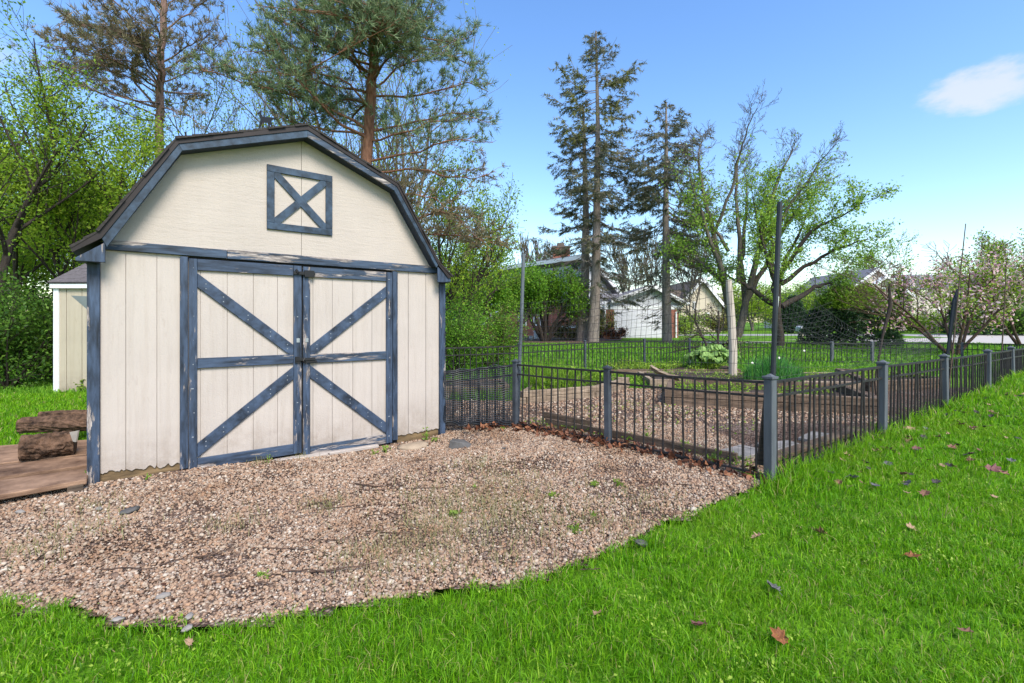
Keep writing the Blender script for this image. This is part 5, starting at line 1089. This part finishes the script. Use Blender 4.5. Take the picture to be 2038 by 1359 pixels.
# magnolias and the trees at the right
def mag_outline(p, r):
    c = p[:,0]/17*F+CX; z = Z_(np.interp(c, [1690,1750,1795,1835,1900,2040], [668,645,598,530,505,515]), 17); return p[:,2] < z + r.normal(size=len(p))*.12
tree('magnolia', 'pink flowering magnolia with several dark stems behind the side fence', 'tree', 17, (1900,712), 500, 1685, 2035, 111, 'leaf_lime', 9500, .095, 'bark_mag', .08, stems=6, spread=.7, lev=3, nch=(7,6,5), ang=(.4,.9), sig=.16, extra=('petal', 4600, .12, mag_outline), ydep=2.0, clip=both(below(672,17,.15), mag_outline))
tree('magnolia', 'second greener magnolia at the right edge of the picture', 'tree', 21, (2035,700), 452, 1925, 2160, 112, 'leaf_mid', 7000, .10, 'bark_mag', .09, stems=4, spread=.5, lev=3, nch=(7,6,5), sig=.16, extra=('petal', 1500, .11, None))
tree('leafy_tree', 'small loose tree standing behind the gabled house roof', 'tree', 74, (1752,664), 474, 1692, 1806, 113, 'leaf_mid', 2600, .30, 'bark_grey', .2, lev=3, nch=(8,6,4), sig=.4, start=.45, minr=.03)
for i, (bx, top, xl, xr, yy, lf, lab) in enumerate(((1500,560,1455,1545,58,'leaf_bright','light green woodland tree beyond the road behind the pale post'),(1545,575,1500,1590,62,'leaf_mid','green woodland tree beyond the road behind the dark pole'),(1606,566,1570,1650,66,'leaf_mid','woodland tree beyond the road above the mailbox'),
        (1640,590,1605,1690,56,'leaf_bright','bright leaved tree left of the gabled house'),(1430,590,1395,1470,64,'leaf_olive','olive tree beside the cream house gable'),(1700,555,1665,1735,90,'leaf_mid','rounded far tree showing left of the gabled roof peak'),(2060,560,1990,2140,60,'leaf_mid','broad far tree beyond the driveway at right'),
        (1475,600,1440,1500,70,'leaf_mid','dim woodland tree low behind the big trunk'),(1570,600,1530,1600,75,'leaf_mid','dim woodland tree low behind the leaning trunk'))):
    tree('woodland_tree', lab, 'tree', yy, (bx,662), top, xl, xr, 120+i, lf, 4200, .26, 'bark_grey', .18, stems=2, spread=.2, lev=3, nch=(8,6,4), sig=.5, start=.12, minr=.02)
bush('hedge', 'dark clipped hedge along the driveway at the right edge', 40, (2010,670), 610, 1950, 2120, 131, 'leaf_dark', 9000, .2, sig=.35, cat='hedge', stems=14)
bush('hedge', 'low hedge below the gabled house across the road', 47, (1850,668), 625, 1800, 1935, 132, 'leaf_mid', 5000, .2, sig=.3, cat='hedge', stems=12)
bush('bush', 'reddish bush beside the cream house', 49, (1432,668), 628, 1405, 1450, 133, 'leaf_olive', 2600, .2, sig=.25)
bush('bush', 'green shrubs filling the gap behind the garage corner', 42, (1362,672), 625, 1338, 1400, 134, 'leaf_lime', 3000, .16, sig=.22)
# overhead cable
pts = [P(230,-60,14), P(335,38,14.4), P(400,92,14.7), P(472,141,15), P(640,235,15.8)]
cb_ = MB().tube(pts, .012, 5).build('overhead_cable', M['black'], at=tuple(pts[0])); tag(cb_, 'thin overhead cable crossing the sky between the two pines', 'cable')

# ------------------------------------------------------------------ plants in the beds
def blades(name, pts, length, width, m, parent=None, lean=.4, off=(0,0,0), rng=rnd, bend=.5):
    n = len(pts); az = rng.uniform(0,2*math.pi,n); h = np.stack([np.cos(az),np.sin(az),0*az],1); s = np.stack([-np.sin(az),np.cos(az),0*az],1)
    L_ = np.asarray(length).reshape(-1,1)*np.ones((n,1)); ln = (lean*np.abs(rng.normal(size=(n,1)))).clip(0,1.3); w_ = np.asarray(width).reshape(-1,1)*np.ones((n,1))
    fa = rng.uniform(0,math.pi,n); s = np.stack([np.cos(fa),np.sin(fa),0*fa],1)
    up = np.array([0,0,1.0]); m1 = pts + (up*.6 + h*ln*.35)*L_; t = pts + (up*(1-.25*ln) + h*ln*(1+bend)*.75)*L_
    v = np.stack([pts-s*w_*.5, pts+s*w_*.5, m1-s*w_*.42, m1+s*w_*.42, t], 1).reshape(-1,3); k = np.arange(n)*5
    f = np.concatenate([np.stack([k,k+1,k+3],1), np.stack([k,k+3,k+2],1), np.stack([k+2,k+3,k+4],1)])
    return np_mesh(name, v, f, m, parent, off)
c = P(1538,752,9.0); c.z = .14
df = thing('daffodil_clump', 'dense clump of dark green daffodil leaves with a few pale flowers', 'plant', tuple(c))
n = 1100; a = rnd.uniform(0,6.283,n); r = np.sqrt(rnd.random(n)); bp = np.stack([c.x+np.cos(a)*r*.55, c.y+np.sin(a)*r*.42, np.full(n,.13)],1)
blades('leaves', bp, (.66-.42*r**1.6)*rnd.uniform(.7,1.15,n), .013, M['leaf_blue'], df, .55, tuple(c))
for fx, fy in ((1497,722),(1536,702),(1600,698),(1550,712)):
    p = P(fx, fy, 8.7); fl = MB().tube([(p.x,p.y,.14),(p.x,p.y,p.z)], .004, 4); fl.build('flower_stem', M['grass_far'], df)
    fm = MB()
    for k in range(6):
        t = k*math.pi/3; d = Vector((math.cos(t),-.3,math.sin(t))); s_ = Vector((-math.sin(t),0,math.cos(t)))*.012; fm.add([p, p+d*.014+s_*.7, p+d*.026, p+d*.014-s_*.7], [(0,1,2,3)])
    fm.tube([p, p+Vector((0,-.025,0))], [.008,.012], 7); fm.build('flower', M['white_flower'], df)
c = Vector((*P(1418,716,11.5).xy, .15)); rb = thing('rhubarb_plant', 'large leaved pale green plant in the far bed by the crab apple', 'plant', tuple(c))
lm_ = MB(); nn = 7
for j in range(nn+1):
    t = j/nn; wv_ = .16*math.sin(math.pi*min(t*.9+.1,1))**.8
    for k in range(5): s_ = (k-2)/2; lm_.v.append((s_*wv_, t*.34, .05*math.sin(t*9+k*1.5) + .06*abs(s_) - .12*t*t))
lm_.f += [(j*5+k, j*5+k+1, (j+1)*5+k+1, (j+1)*5+k) for j in range(nn) for k in range(4)]
LM = lm_.mesh('broad_leaf', M['leaf_rhubarb'], smooth=True)
st_ = MB()
for i in range(70):
    a = rnd.uniform(0,6.28); rr = rnd.uniform(.05,.42); z = .10+.42*(1-rr*1.4)*rnd.uniform(.6,1.1)+.04
    p = (c.x+math.cos(a)*rr, c.y+math.sin(a)*rr, c.z+max(z,.08)); piece('leaf', LM, rb, p, (rnd.uniform(-.5,.1), rnd.uniform(-.25,.25), a-math.pi/2), (rnd.uniform(.40,.85),)*3)
    st_.tube([(c.x+math.cos(a)*.04, c.y+math.sin(a)*.04, c.z-.03), p], .008, 4)
st_.build('stalks', M['grass_far'], rb)
def cover(name, pts_poly, n, leaf, ls, z, hgt_, seed):
    rng = np.random.default_rng(seed); pp = np.array(pts_poly); lo, hi = pp.min(0), pp.max(0); q = rng.uniform(lo, hi, (n*3,2)); q = q[inpoly(q[:,0], q[:,1], pts_poly)][:n]
    cl = np.array([mnoise.noise(Vector((a*1.6,b*1.6,seed))) for a, b in q]); q = q[cl > -.12]; cl = cl[cl > -.12]
    o = leaf_mesh(name, np.concatenate([q, (z+hgt_*rng.random(len(q))*(.4+np.clip(cl,0,1)))[:,None]],1), ls*rng.uniform(.6,1.3,len(q)), M[leaf], None, (q[0][0],q[0][1],z), rng=rng, flat=.6)
    return tag(o, kind='stuff')
cover('ground_cover', [(2.8,9.3),(7.1,8.9),(7.3,10.3),(3.0,10.5)], 2000, 'leaf_lime', .045, .14, .16, 1)
cover('ground_cover', [(2.2,11.1),(5.4,11.2),(5.5,12.1),(2.4,11.9)], 4200, 'leaf_lime', .055, .14, .25, 2)
cover('ground_cover', [(.3,7.45),(1.4,8.05),(2.1,9.1),(.8,9.4)], 2600, 'leaf_mid', .06, .17, .3, 3)
cover('ground_cover', [(1.0,9.6),(3.0,9.3),(4.5,11.0),(2.0,11.0)], 3000, 'leaf_lime', .045, .02, .14, 4)
cover('ground_cover', [(2.55,7.3),(4.9,6.6),(5.3,7.8),(3.0,8.6)], 1600, 'leaf_mid', .05, .14, .15, 5)
cover('ground_cover', [(6.7,8.7),(8.3,9.2),(8.1,10.2),(7.7,10.6)], 1600, 'leaf_lime', .05, .15, .2, 6)
cover('ground_cover', [(1.15,4.95),(2.05,4.0),(2.3,4.2),(1.3,5.25)], 420, 'leaf_mid', .032, .012, .12, 7)
cover('ground_cover', [(.15,5.8),(1.0,5.1),(1.2,5.35),(.3,6.1)], 260, 'leaf_lime', .03, .012, .08, 8)
cover('ground_cover', [(.4,6.4),(2.6,5.2),(3.6,6.2),(1.8,7.6)], 420, 'leaf_lime', .03, .012, .06, 9)
cl_ = rnd.uniform(0,1,(26,2)); a = cl_[rnd.integers(0,26,420)]+rnd.normal(size=(420,2))*.05; bp = np.stack([.32+a[:,0]*.80, 7.6+a[:,1]*1.1, np.full(420,.16)],1)
o = blades('iris_leaves', bp, rnd.uniform(.2,.55,420), .016, M['leaf_mid'], None, .7, (.3,7.5,.16)); tag(o, 'tall green strap leaves growing in the pale bed by the gate', 'plant')

# ------------------------------------------------------------------ gravel, grass, leaves, twigs
rng = np.random.default_rng(77)
def in_shed(x, y):
    c, s = math.cos(SRZ), math.sin(SRZ); u = (x-SO[0])*c+(y-SO[1])*s; v = -(x-SO[0])*s+(y-SO[1])*c
    return (u > -.02) & (u < 3.22) & (v > -.02) & (v < 3.9)
def pebbles(name, x0, x1, y0, y1, dens, size, seed, extra=None):
    r = np.random.default_rng(seed); n = int((x1-x0)*(y1-y0)*dens); x = r.uniform(x0,x1,n); y = r.uniform(y0,y1,n)
    k = inpoly(x, y, GRAVEL_E) & ~in_shed(x, y)
    if extra is not None: k &= extra(x, y)
    dn = np.array([mnoise.noise(Vector((p*1.6,o*1.6,5)))+.6*mnoise.noise(Vector((p*5,o*5,9))) for p, o in zip(x,y)]); k &= ~((dn < -.22) & (r.random(len(x)) < .55))
    x, y = x[k], y[k]; n = len(x)
    t = (1+5**.5)/2; iv = np.array([(-1,t,0),(1,t,0),(-1,-t,0),(1,-t,0),(0,-1,t),(0,1,t),(0,-1,-t),(0,1,-t),(t,0,-1),(t,0,1),(-t,0,-1),(-t,0,1)])/np.linalg.norm([1,t,0])
    tf = np.array([(0,11,5),(0,5,1),(0,1,7),(0,7,10),(0,10,11),(1,5,9),(5,11,4),(11,10,2),(10,7,6),(7,1,8),(3,9,4),(3,4,2),(3,2,6),(3,6,8),(3,8,9),(4,9,5),(2,4,11),(6,2,10),(8,6,7),(9,8,1)])
    sz = size*np.exp(r.normal(size=n)*.33); S = np.stack([sz*r.uniform(.8,1.25,n), sz*r.uniform(.65,1.0,n), sz*r.uniform(.42,.8,n)],1)*.5
    q = unit(r.normal(size=(n,4))*np.array([1,.28,.28,1])); w_,a,b,c = q.T
    Rm = np.stack([1-2*(b*b+c*c),2*(a*b-c*w_),2*(a*c+b*w_),2*(a*b+c*w_),1-2*(a*a+c*c),2*(b*c-a*w_),2*(a*c-b*w_),2*(b*c+a*w_),1-2*(a*a+b*b)],1).reshape(n,3,3)
    v = iv[None]*(1+r.normal(size=(n,12,1))*.10)*S[:,None,:]; v = np.einsum('nij,nkj->nki', Rm, v)
    z = np.minimum(hgt(x, y), 0) + .006 + .004*r.random(n) + .010*np.array([mnoise.noise(Vector((p*1.7,o*1.7,0))) for p, o in zip(x,y)]).clip(-.3,1)
    v += np.stack([x,y,z],1)[:,None,:]
    f = tf[None] + (np.arange(n)*12)[:,None,None]
    o = np_mesh(name, v.reshape(-1,3), f.reshape(-1,3), M['pebble'], None, (0,3,0), smooth=True); tag(o, kind='stuff'); return n
near = lambda x, y: y < 3.1
pebbles('gravel', -4.4, 2.1, 1.85, 3.1, 9800, .0138, 1)
pebbles('gravel', -3.8, 2.4, 3.1, 5.9, 5600, .016, 2, lambda x, y: x > -3.9)
pebbles('gravel', -.8, 5.2, 5.9, 9.6, 700, .028, 3)
# grass: individual blades, shorter and sparser with distance
PLAT = [(pa.x-.1,pa.y),(pb.x,pb.y),(pc.x,pc.y),(pd_.x-.1,pd_.y)]
def lawn_ok(x, y):
    jx = np.array([mnoise.noise(Vector((a*4.5,b*4.5,1)))*.11+mnoise.noise(Vector((a*16,b*16,2)))*.05 for a, b in zip(x,y)]); k = ~inpoly(x+jx, y+jx, GRAVEL) & ~in_shed(x, y) & ~inpoly(x, y, PLAT)
    return k
def lawn_pts(x0, x1, y0, y1, dens, seed, cond=None, margin=.25):
    r = np.random.default_rng(seed); n = int((x1-x0)*(y1-y0)*dens); x = r.uniform(x0,x1,n); y = r.uniform(y0,y1,n)
    k = lawn_ok(x, y) & (np.abs(x) < 1.12*y+.55+margin)
    if cond is not None: k &= cond(x, y)
    return x[k], y[k], r
def fence_t(x, y): return (x-FC[0])*FN[0]+(y-FC[1])*FN[1]
def tallness(x, y):
    base = np.array([mnoise.noise(Vector((a*1.9,b*1.9,4)))*.40 + mnoise.noise(Vector((a*8,b*8,8)))*.45 for a, b in zip(x,y)])+1
    t = fence_t(x, y); s = (x-FC[0])*FD[0]+(y-FC[1])*FD[1]
    edge_ = np.exp(-(np.maximum(t,0)/.28)**2)*(s > -.25)*(t > -.12)
    return base.clip(.45,1.7)*(1+2.2*edge_*rng.uniform(.3,1,len(x)))
def grass_patch(x0, x1, y0, y1, dens, ln, wd, seed, m='grass', cond=None):
    x, y, r = lawn_pts(x0, x1, y0, y1, dens, seed, cond)
    if not len(x): return
    gp = np.array([mnoise.noise(Vector((a*2.3,b*2.3,13)))+.7*mnoise.noise(Vector((a*9,b*9,14))) for a, b in zip(x,y)]); kk = ~((gp < -.25) & (r.random(len(x)) < .55)); x, y = x[kk], y[kk]
    t = tallness(x, y); L_ = ln*t*r.uniform(.55,1.25,len(x)); o = (float(x.mean()), float(y.mean()), 0)
    p = np.stack([x,y,hgt(x,y)-.012],1)
    tag(blades('grass', p, L_, wd*r.uniform(.6,1.4,len(x)), M[m], None, .78, o, r, .5), kind='stuff')
out_f = lambda x, y: (fence_t(x,y) > -.05) | (((x-FC[0])*FD[0]+(y-FC[1])*FD[1]) < .05)
grass_patch(-2.6, 3.4, 1.45, 2.4, 16500, .050, .0034, 11)
grass_patch(-3.2, 4.2, 2.4, 3.4, 10500, .055, .0043, 12)
grass_patch(-4.6, 6.0, 3.4, 4.9, 5600, .059, .0058, 13, cond=lambda x,y: (fence_t(x,y) > -.05) | (x < -2.5))
grass_patch(-10.0, 9.5, 4.9, 8.2, 1900, .075, .0095, 14, cond=lambda x,y: (fence_t(x,y) > -.08) | (x < -3.0))
grass_patch(-15, 13, 8.2, 13, 620, .10, .018, 15, 'grass_far', cond=lambda x,y: ((fence_t(x,y) > -.08) | (x < 3.2) | (y > 10.8)))
grass_patch(-12, 24, 13, 24, 120, .12, .04, 16, 'grass_far')
grass_patch(-1.2, 1.0, 5.9, 9.5, 1500, .18, .010, 17, 'grass_far')
# broad leaved weeds among the near grass
x, y, r = lawn_pts(-2.4, 3.6, 1.5, 3.6, 130, 21); cl = np.array([mnoise.noise(Vector((a*1.3,b*1.3,2))) for a, b in zip(x,y)]); k = cl > .05; x, y = x[k], y[k]
cx_ = np.repeat(np.stack([x,y,hgt(x,y)+.025],1), 7, 0); cx_ += r.normal(size=cx_.shape)*np.array([.022,.022,.010])
tag(leaf_mesh('clover', cx_, r.uniform(.008,.019,len(cx_)), M['leaf_lime'], None, (0,2.5,0), .7, rng=r, flat=.7), kind='stuff')
# thin olive grass coming up through the gravel
x, y = [], []
for (px_, py_, sp_, n_) in ((930,1010,.20,170),(870,1060,.16,130),(840,1100,.16,110),(1000,1030,.16,120),(1060,1040,.20,150),(1020,960,.14,90),(950,930,.14,80),(700,1110,.10,50),(650,1010,.09,50),(160,1060,.14,70),(60,1110,.12,60),(180,1010,.10,40),(470,1040,.10,40),(1290,1000,.12,70),(1230,1060,.12,70),(600,900,.06,25),(525,915,.05,25),(880,985,.2,100),(1120,1000,.2,100),(770,1140,.14,60),(1000,1120,.15,80)):
    g_ = G(px_, py_); n_ = int(n_*2.2); x += list(rng.normal(g_.x, sp_*1.15, n_)); y += list(rng.normal(g_.y, sp_*1.15, n_))
x, y = np.array(x), np.array(y); k = inpoly(x, y, GRAVEL) & ~in_shed(x, y); x, y = x[k], y[k]
tag(blades('thin_grass', np.stack([x,y,np.minimum(hgt(x,y),0)+.004],1), rng.uniform(.035,.095,len(x)), .0030, M['weed_dry'], None, .5, (0,3,0), rng), kind='stuff')
# small weeds, each a thing
def weed(label, p, n, h, ls, seed, grp=None, m='weed'):
    p = (p[0], p[1], p[2]+min(0, H(p[0],p[1]))); r = np.random.default_rng(seed); t = thing('weed', label, 'weed', tuple(p), grp); st = MB()
    c, ns = [], max(2, n//5)
    for k in range(ns):
        a = r.uniform(0,6.28); e = Vector((p[0]+math.cos(a)*h*.4*r.random(), p[1]+math.sin(a)*h*.4*r.random(), p[2]+h*r.uniform(.5,1))); st.tube([p, (Vector(p)+e)/2+Vector((0,0,h*.1)), e], .0025, 4)
        for q in range(5): f_ = r.uniform(.25,1); v = Vector(p).lerp(e, f_); c.append([v.x+r.normal()*ls*.6, v.y+r.normal()*ls*.6, v.z+r.normal()*ls*.25])
    st.build('stem', M['grass_far'], t); leaf_mesh('leaves', np.array(c), ls*r.uniform(.7,1.3,len(c)), M[m], t, tuple(p), .55, rng=r, flat=.5)
for i, (px_, py_, n_, h_, ls_, lab) in enumerate(((174,962,20,.14,.035,'upright green weed at the foot of the shed left corner post'),(850,862,25,.16,.035,'green weed sprouting against the shed wall above the flat tan stone'),(868,866,20,.10,.035,'low green weed by the wall between flat stone and iron gate'),
        (765,886,25,.10,.035,'bright green weed below the right end of the double doors'),(745,890,18,.07,.03,'small weed second from the right end of the doors'),(535,916,14,.12,.02,'thin weed before the threshold under the left door'),(292,955,8,.05,.02,'tiny weed at the gravel edge under the left shed boards'),
        (520,1152,18,.035,.024,'broad leaved weed in the middle of the near gravel'),(1182,968,30,.05,.03,'left one of two round green weed tufts in the far gravel'),(1230,968,30,.05,.03,'right one of two round green weed tufts in the far gravel'),(905,1030,26,.05,.035,'yellow green weed among thin grass mid gravel'),
        (1100,992,20,.04,.03,'small green weed left of the two round tufts'),(1290,880,30,.16,.04,'leafy weed at the foot of the front fence right of its middle post'),(1365,900,26,.14,.04,'leafy weed at the foot of the front fence near its right half'),(1000,855,14,.05,.03,'little weed before the iron gate'),(1420,925,24,.12,.04,'weed under the front fence nearest the corner'),
        (1145,1062,24,.07,.04,'yellow green weed on the gravel near the grass edge'),(1180,1030,14,.05,.03,'pale weed just above the grass edge at right'),(160,780,30,.22,.08,'leafy green plant by the storage shed wall'),(945,975,10,.06,.02,'wispy weed in the upper middle of the gravel'))):
    weed(lab, tuple(G(px_, py_, .0)), n_, h_, ls_, 300+i, None)
# dry leaves: curled lobed shapes sharing a few meshes
def leaf_shape(seed, curl):
    r = random.Random(seed); mb = MB(); pr = [(0,-.5),(.10,-.42),(.30,-.40),(.26,-.22),(.50,-.05),(.30,.02),(.34,.24),(.16,.20),(.0,.52)]; n = len(pr)
    z = lambda x, y_: curl*(x*x*1.7+ y_*y_*.7) + .05*math.sin(x*9+seed)*curl + .06*r.uniform(-1,1)
    mid = [(0, p[1], z(0,p[1])) for p in pr]; rt = [(p[0]*r.uniform(.8,1.1), p[1], z(p[0],p[1])) for p in pr]; lf = [(-p[0]*r.uniform(.8,1.1), p[1], z(p[0],p[1])+.04) for p in pr]
    mb.v = mid+rt+lf
    for i in range(n-1):
        mb.f.append((i, n+i, n+i+1, i+1)); mb.f.append((i, i+1, 2*n+i+1, 2*n+i))
    mb.tube([(0,-.5,z(0,-.5)),(0.03,-.75,.03)], .015, 3)
    return mb
LCOL = {'brown': (.17,.085,.05), 'rust': (.20,.075,.028), 'dark': (.045,.035,.035), 'tan': (.30,.19,.115), 'plum': (.16,.065,.06), 'grey': (.10,.095,.095)}
LMAT = {k: plain('dry_leaf_'+k, v, .65, .3, 12, bump=.3) for k, v in LCOL.items()}
LMESH = {}
for k in LMAT:
    for v in range(3): LMESH[(k,v)] = leaf_shape(v+len(k)*3, (.35,.75,.5)[v]).mesh('dry_leaf', LMAT[k], smooth=False)
def lay_leaf(label, x, y, s, kind, v, grp=None, dz=.03):
    o = bpy.data.objects.new('dry_leaf', LMESH[(kind,v)]); C.objects.link(o); z = H(x,y)+dz; o.location = (x,y,z); o.scale = (s,s,s*rs.uniform(.7,1.2)); o.rotation_euler = (rs.uniform(-.5,.5), rs.uniform(-.5,.5), rs.uniform(0,6.28))
    return tag(o, label, 'leaf', grp)
def lpix(px_, py_):                                   # photo point on the sloping lawn
    h = 0
    for _ in range(12): g_ = G(px_, py_, h); h = H(g_.x, g_.y)
    return g_.x, g_.y
for (px_, py_, s, kd, v, lab) in ((1537,1183,.085,'grey',1,'dark grey curled leaf lying in the open lawn'),(1390,1258,.085,'plum',0,'reddish brown leaf in the near lawn'),(1549,1282,.075,'rust',1,'orange brown leaf nearest the lower right of the lawn'),(1810,1060,.07,'tan',2,'tan leaf standing in the right lawn'),(1818,1118,.07,'rust',2,'rusty brown leaf half sunk in the right lawn'),
        (1690,915,.11,'tan',1,'large tan leaf lying nearest the side fence'),(1813,862,.13,'tan',0,'big orange tan leaf clump near the second slate fence post'),(1775,905,.12,'tan',2,'broad pale brown leaf between fence and open lawn'),(1630,1070,.08,'brown',1,'brown leaf in the short grass below the corner post'),(1980,945,.12,'plum',1,'dark plum leaf at the right edge of the lawn'),(375,1293,.045,'tan',0,'small tan leaf in the grass at the lower left'),
        (1505,1080,.07,'tan',1,'narrow straw coloured leaf in the lawn under the corner post'),(1190,1235,.05,'tan',2,'tiny pale leaf in the near middle grass'),(1920,1270,.06,'brown',0,'small brown leaf in the lower right corner grass')):
    x, y = lpix(px_, py_); lay_leaf(lab, x, y, s, kd, v, None, .032)
for i in range(130):
    s_ = rs.uniform(.25, 6.3); t_ = abs(rs.gauss(0,.65))+.12; x = FC[0]+FD[0]*s_+FN[0]*t_; y = FC[1]+FD[1]*s_+FN[1]*t_
    if y < 3.0 or t_ > 1.9: continue
    kd = rs.choice(['brown','brown','dark','dark','dark','tan','plum','grey']); v = rs.randrange(3); sz = rs.uniform(.04,.085)
    adj = {'brown':'mid brown','dark':'blackish','tan':'pale tan','plum':'purplish brown','grey':'dull grey'}[kd]; shp = ('flat','tightly curled','half curled')[v]
    wh = ('at the corner post','at first side fence panel','at second side fence panel','at third side fence panel','at far side fence end')[0 if s_ < .6 else 1 if s_ < 2.1 else 2 if s_ < 3.93 else 3 if s_ < 5.8 else 4]
    df_ = 'under the pickets' if t_ < .4 else 'just off the fence' if t_ < .95 else 'out on the lawn'
    lay_leaf(f'{"small" if sz < .062 else "large"} {shp} {adj} leaf {df_} {wh}', x, y, sz, kd, v, 'dry leaves strewn on the lawn along the side fence', .035)
# rusty leaf litter heaped along the front fence and by the gate
c_, n = [], 0
for (a, b, num, wdt) in ((PA,PB,400,.085),(PB,PC,280,.07),((-.55,5.48),PA,110,.06)):
    for k in range(num):
        t = rng.random(); j = rng.normal()*wdt; dx, dy = b[0]-a[0], b[1]-a[1]; l = math.hypot(dx,dy); nx_, ny_ = -dy/l, dx/l
        c_.append((a[0]+dx*t+nx_*j-.0, a[1]+dy*t+ny_*j, .02+abs(rng.normal())*.035*math.exp(-(j/wdt)**2)))
c_ = np.array(c_); tag(leaf_mesh('leaf_litter', c_, rng.uniform(.03,.08,len(c_)), M['litter'], None, (1,4.8,0), .7, rng=rng, flat=.55), kind='stuff')
x = rng.uniform(-3.2,1.9,420); y = rng.uniform(2.2,5.2,420); k = inpoly(x,y,GRAVEL) & ~in_shed(x,y); x, y = x[k], y[k]
tag(leaf_mesh('leaf_crumbs', np.stack([x,y,np.minimum(hgt(x,y),0)+.018],1), rng.uniform(.012,.035,len(x)), M['litter'], None, (0,3,0), .5, rng=rng, flat=.7), kind='stuff')
# twigs and odd stones on the gravel
def twig(label, px_, py_, ln, az, seed, grp=None, r0=.005):
    r = random.Random(seed); g_ = G(px_, py_, .02); g_.z += min(0, H(g_.x, g_.y)); d = Vector((math.cos(az), math.sin(az), 0)); pts = [g_-d*ln/2]; s_ = Vector((-d.y,d.x,0))
    for k in range(6): pts.append(pts[-1]+d*ln/6+s_*r.uniform(-.1,.1)*ln/2+Vector((0,0,r.uniform(-.004,.006))))
    mb = MB().tube(pts, [r0*(1-.1*i) for i in range(7)], 5)
    for k in (2,4): mb.tube([pts[k], pts[k]+d*ln*.12+s_*r.choice([-1,1])*ln*.13+Vector((0,0,.012))], [r0*.6,r0*.3], 4)
    tag(mb.build('twig', M['twig'], at=tuple(g_)), label, 'twig', grp)
for i, (px_, py_, ln, az, lab) in enumerate(((800,972,.55,.15,'longest dark twig lying across the upper middle gravel'),(745,966,.35,-.3,'curved twig left of the longest twig'),(690,1010,.30,.1,'brown twig in the middle gravel left of the thin grass'),(790,1065,.24,-.35,'short dark twig in the middle of the gravel'),(570,1095,.3,-.2,'dark twig in the left centre gravel'),(690,1130,.35,.2,'reddish twig in the lower middle gravel'),
        (610,1140,.25,-.1,'thin brown twig in the lower left centre gravel'),(430,1100,.2,.5,'short reddish twig in the left gravel'),(350,1115,.14,.7,'bent reddish twig at the lower left gravel'),(835,912,.2,.1,'dark stick in the gravel below the right door'),(1240,935,.3,-.3,'stick on the far gravel below the middle fence post'),(1370,965,.25,-.2,'dark curled stick near the corner of the fence'),(640,1000,.16,.4,'tiny twig above the left gravel centre'),(260,1130,.28,.1,'slender twig in the lower left gravel'),(1040,920,.24,.0,'slim stick in the upper right gravel'))):
    twig(lab, px_, py_, ln, az, 50+i, None, .006 if ln > .3 else .0045)
for i in range(26):
    twig('small twig lying loose among the gravel stones', rs.uniform(120,1250), rs.uniform(930,1170), rs.uniform(.07,.16), rs.uniform(-.6,.6), 500+i, 'small twigs scattered over the gravel', .0032)
for i, (px_, py_, rx, lab, mk) in enumerate(((258,1016,.06,'flat dark slate chip in the upper left gravel','rock'),(197,1012,.028,'round pale stone left of the dark slate chip','slate'),(325,1185,.03,'smooth pale grey stone in the lower left gravel','slate'),(377,1226,.024,'round light grey stone at the grass edge in the lower left','slate'),(234,1232,.024,'whitish stone half under the grass edge at lower left','slate'),(372,1250,.026,'grey stone tucked in the grass edge below the round stone','slate'),
        (40,1018,.035,'grey stone at the left edge of the gravel','slate'),(1003,890,.028,'small dark pebble on the far gravel','rock'),(1275,1080,.045,'dark clod at the gravel edge','rock'),(1360,910,.05,'dark clod of bark at the foot of the front fence','wood_dark'))):
    stone('stone', lab, G(px_, py_, .018), rx, rx*.62, rx*.30, M[mk], 30+i)
# straw and small yellow flowers near the corner
x, y, r = lawn_pts(-.2, 2.0, 2.2, 3.4, 26, 61)
tag(leaf_mesh('pale_blossoms', np.stack([x,y,hgt(x,y)+.06],1).repeat(3,0)+r.normal(size=(len(x)*3,3))*.012, .009, M['leaf_yellow'], None, (0,2.5,0), .8, rng=r), kind='stuff')
print('triangles', sum(len(o.data.polygons) for o in bpy.data.objects if o.type == 'MESH'))
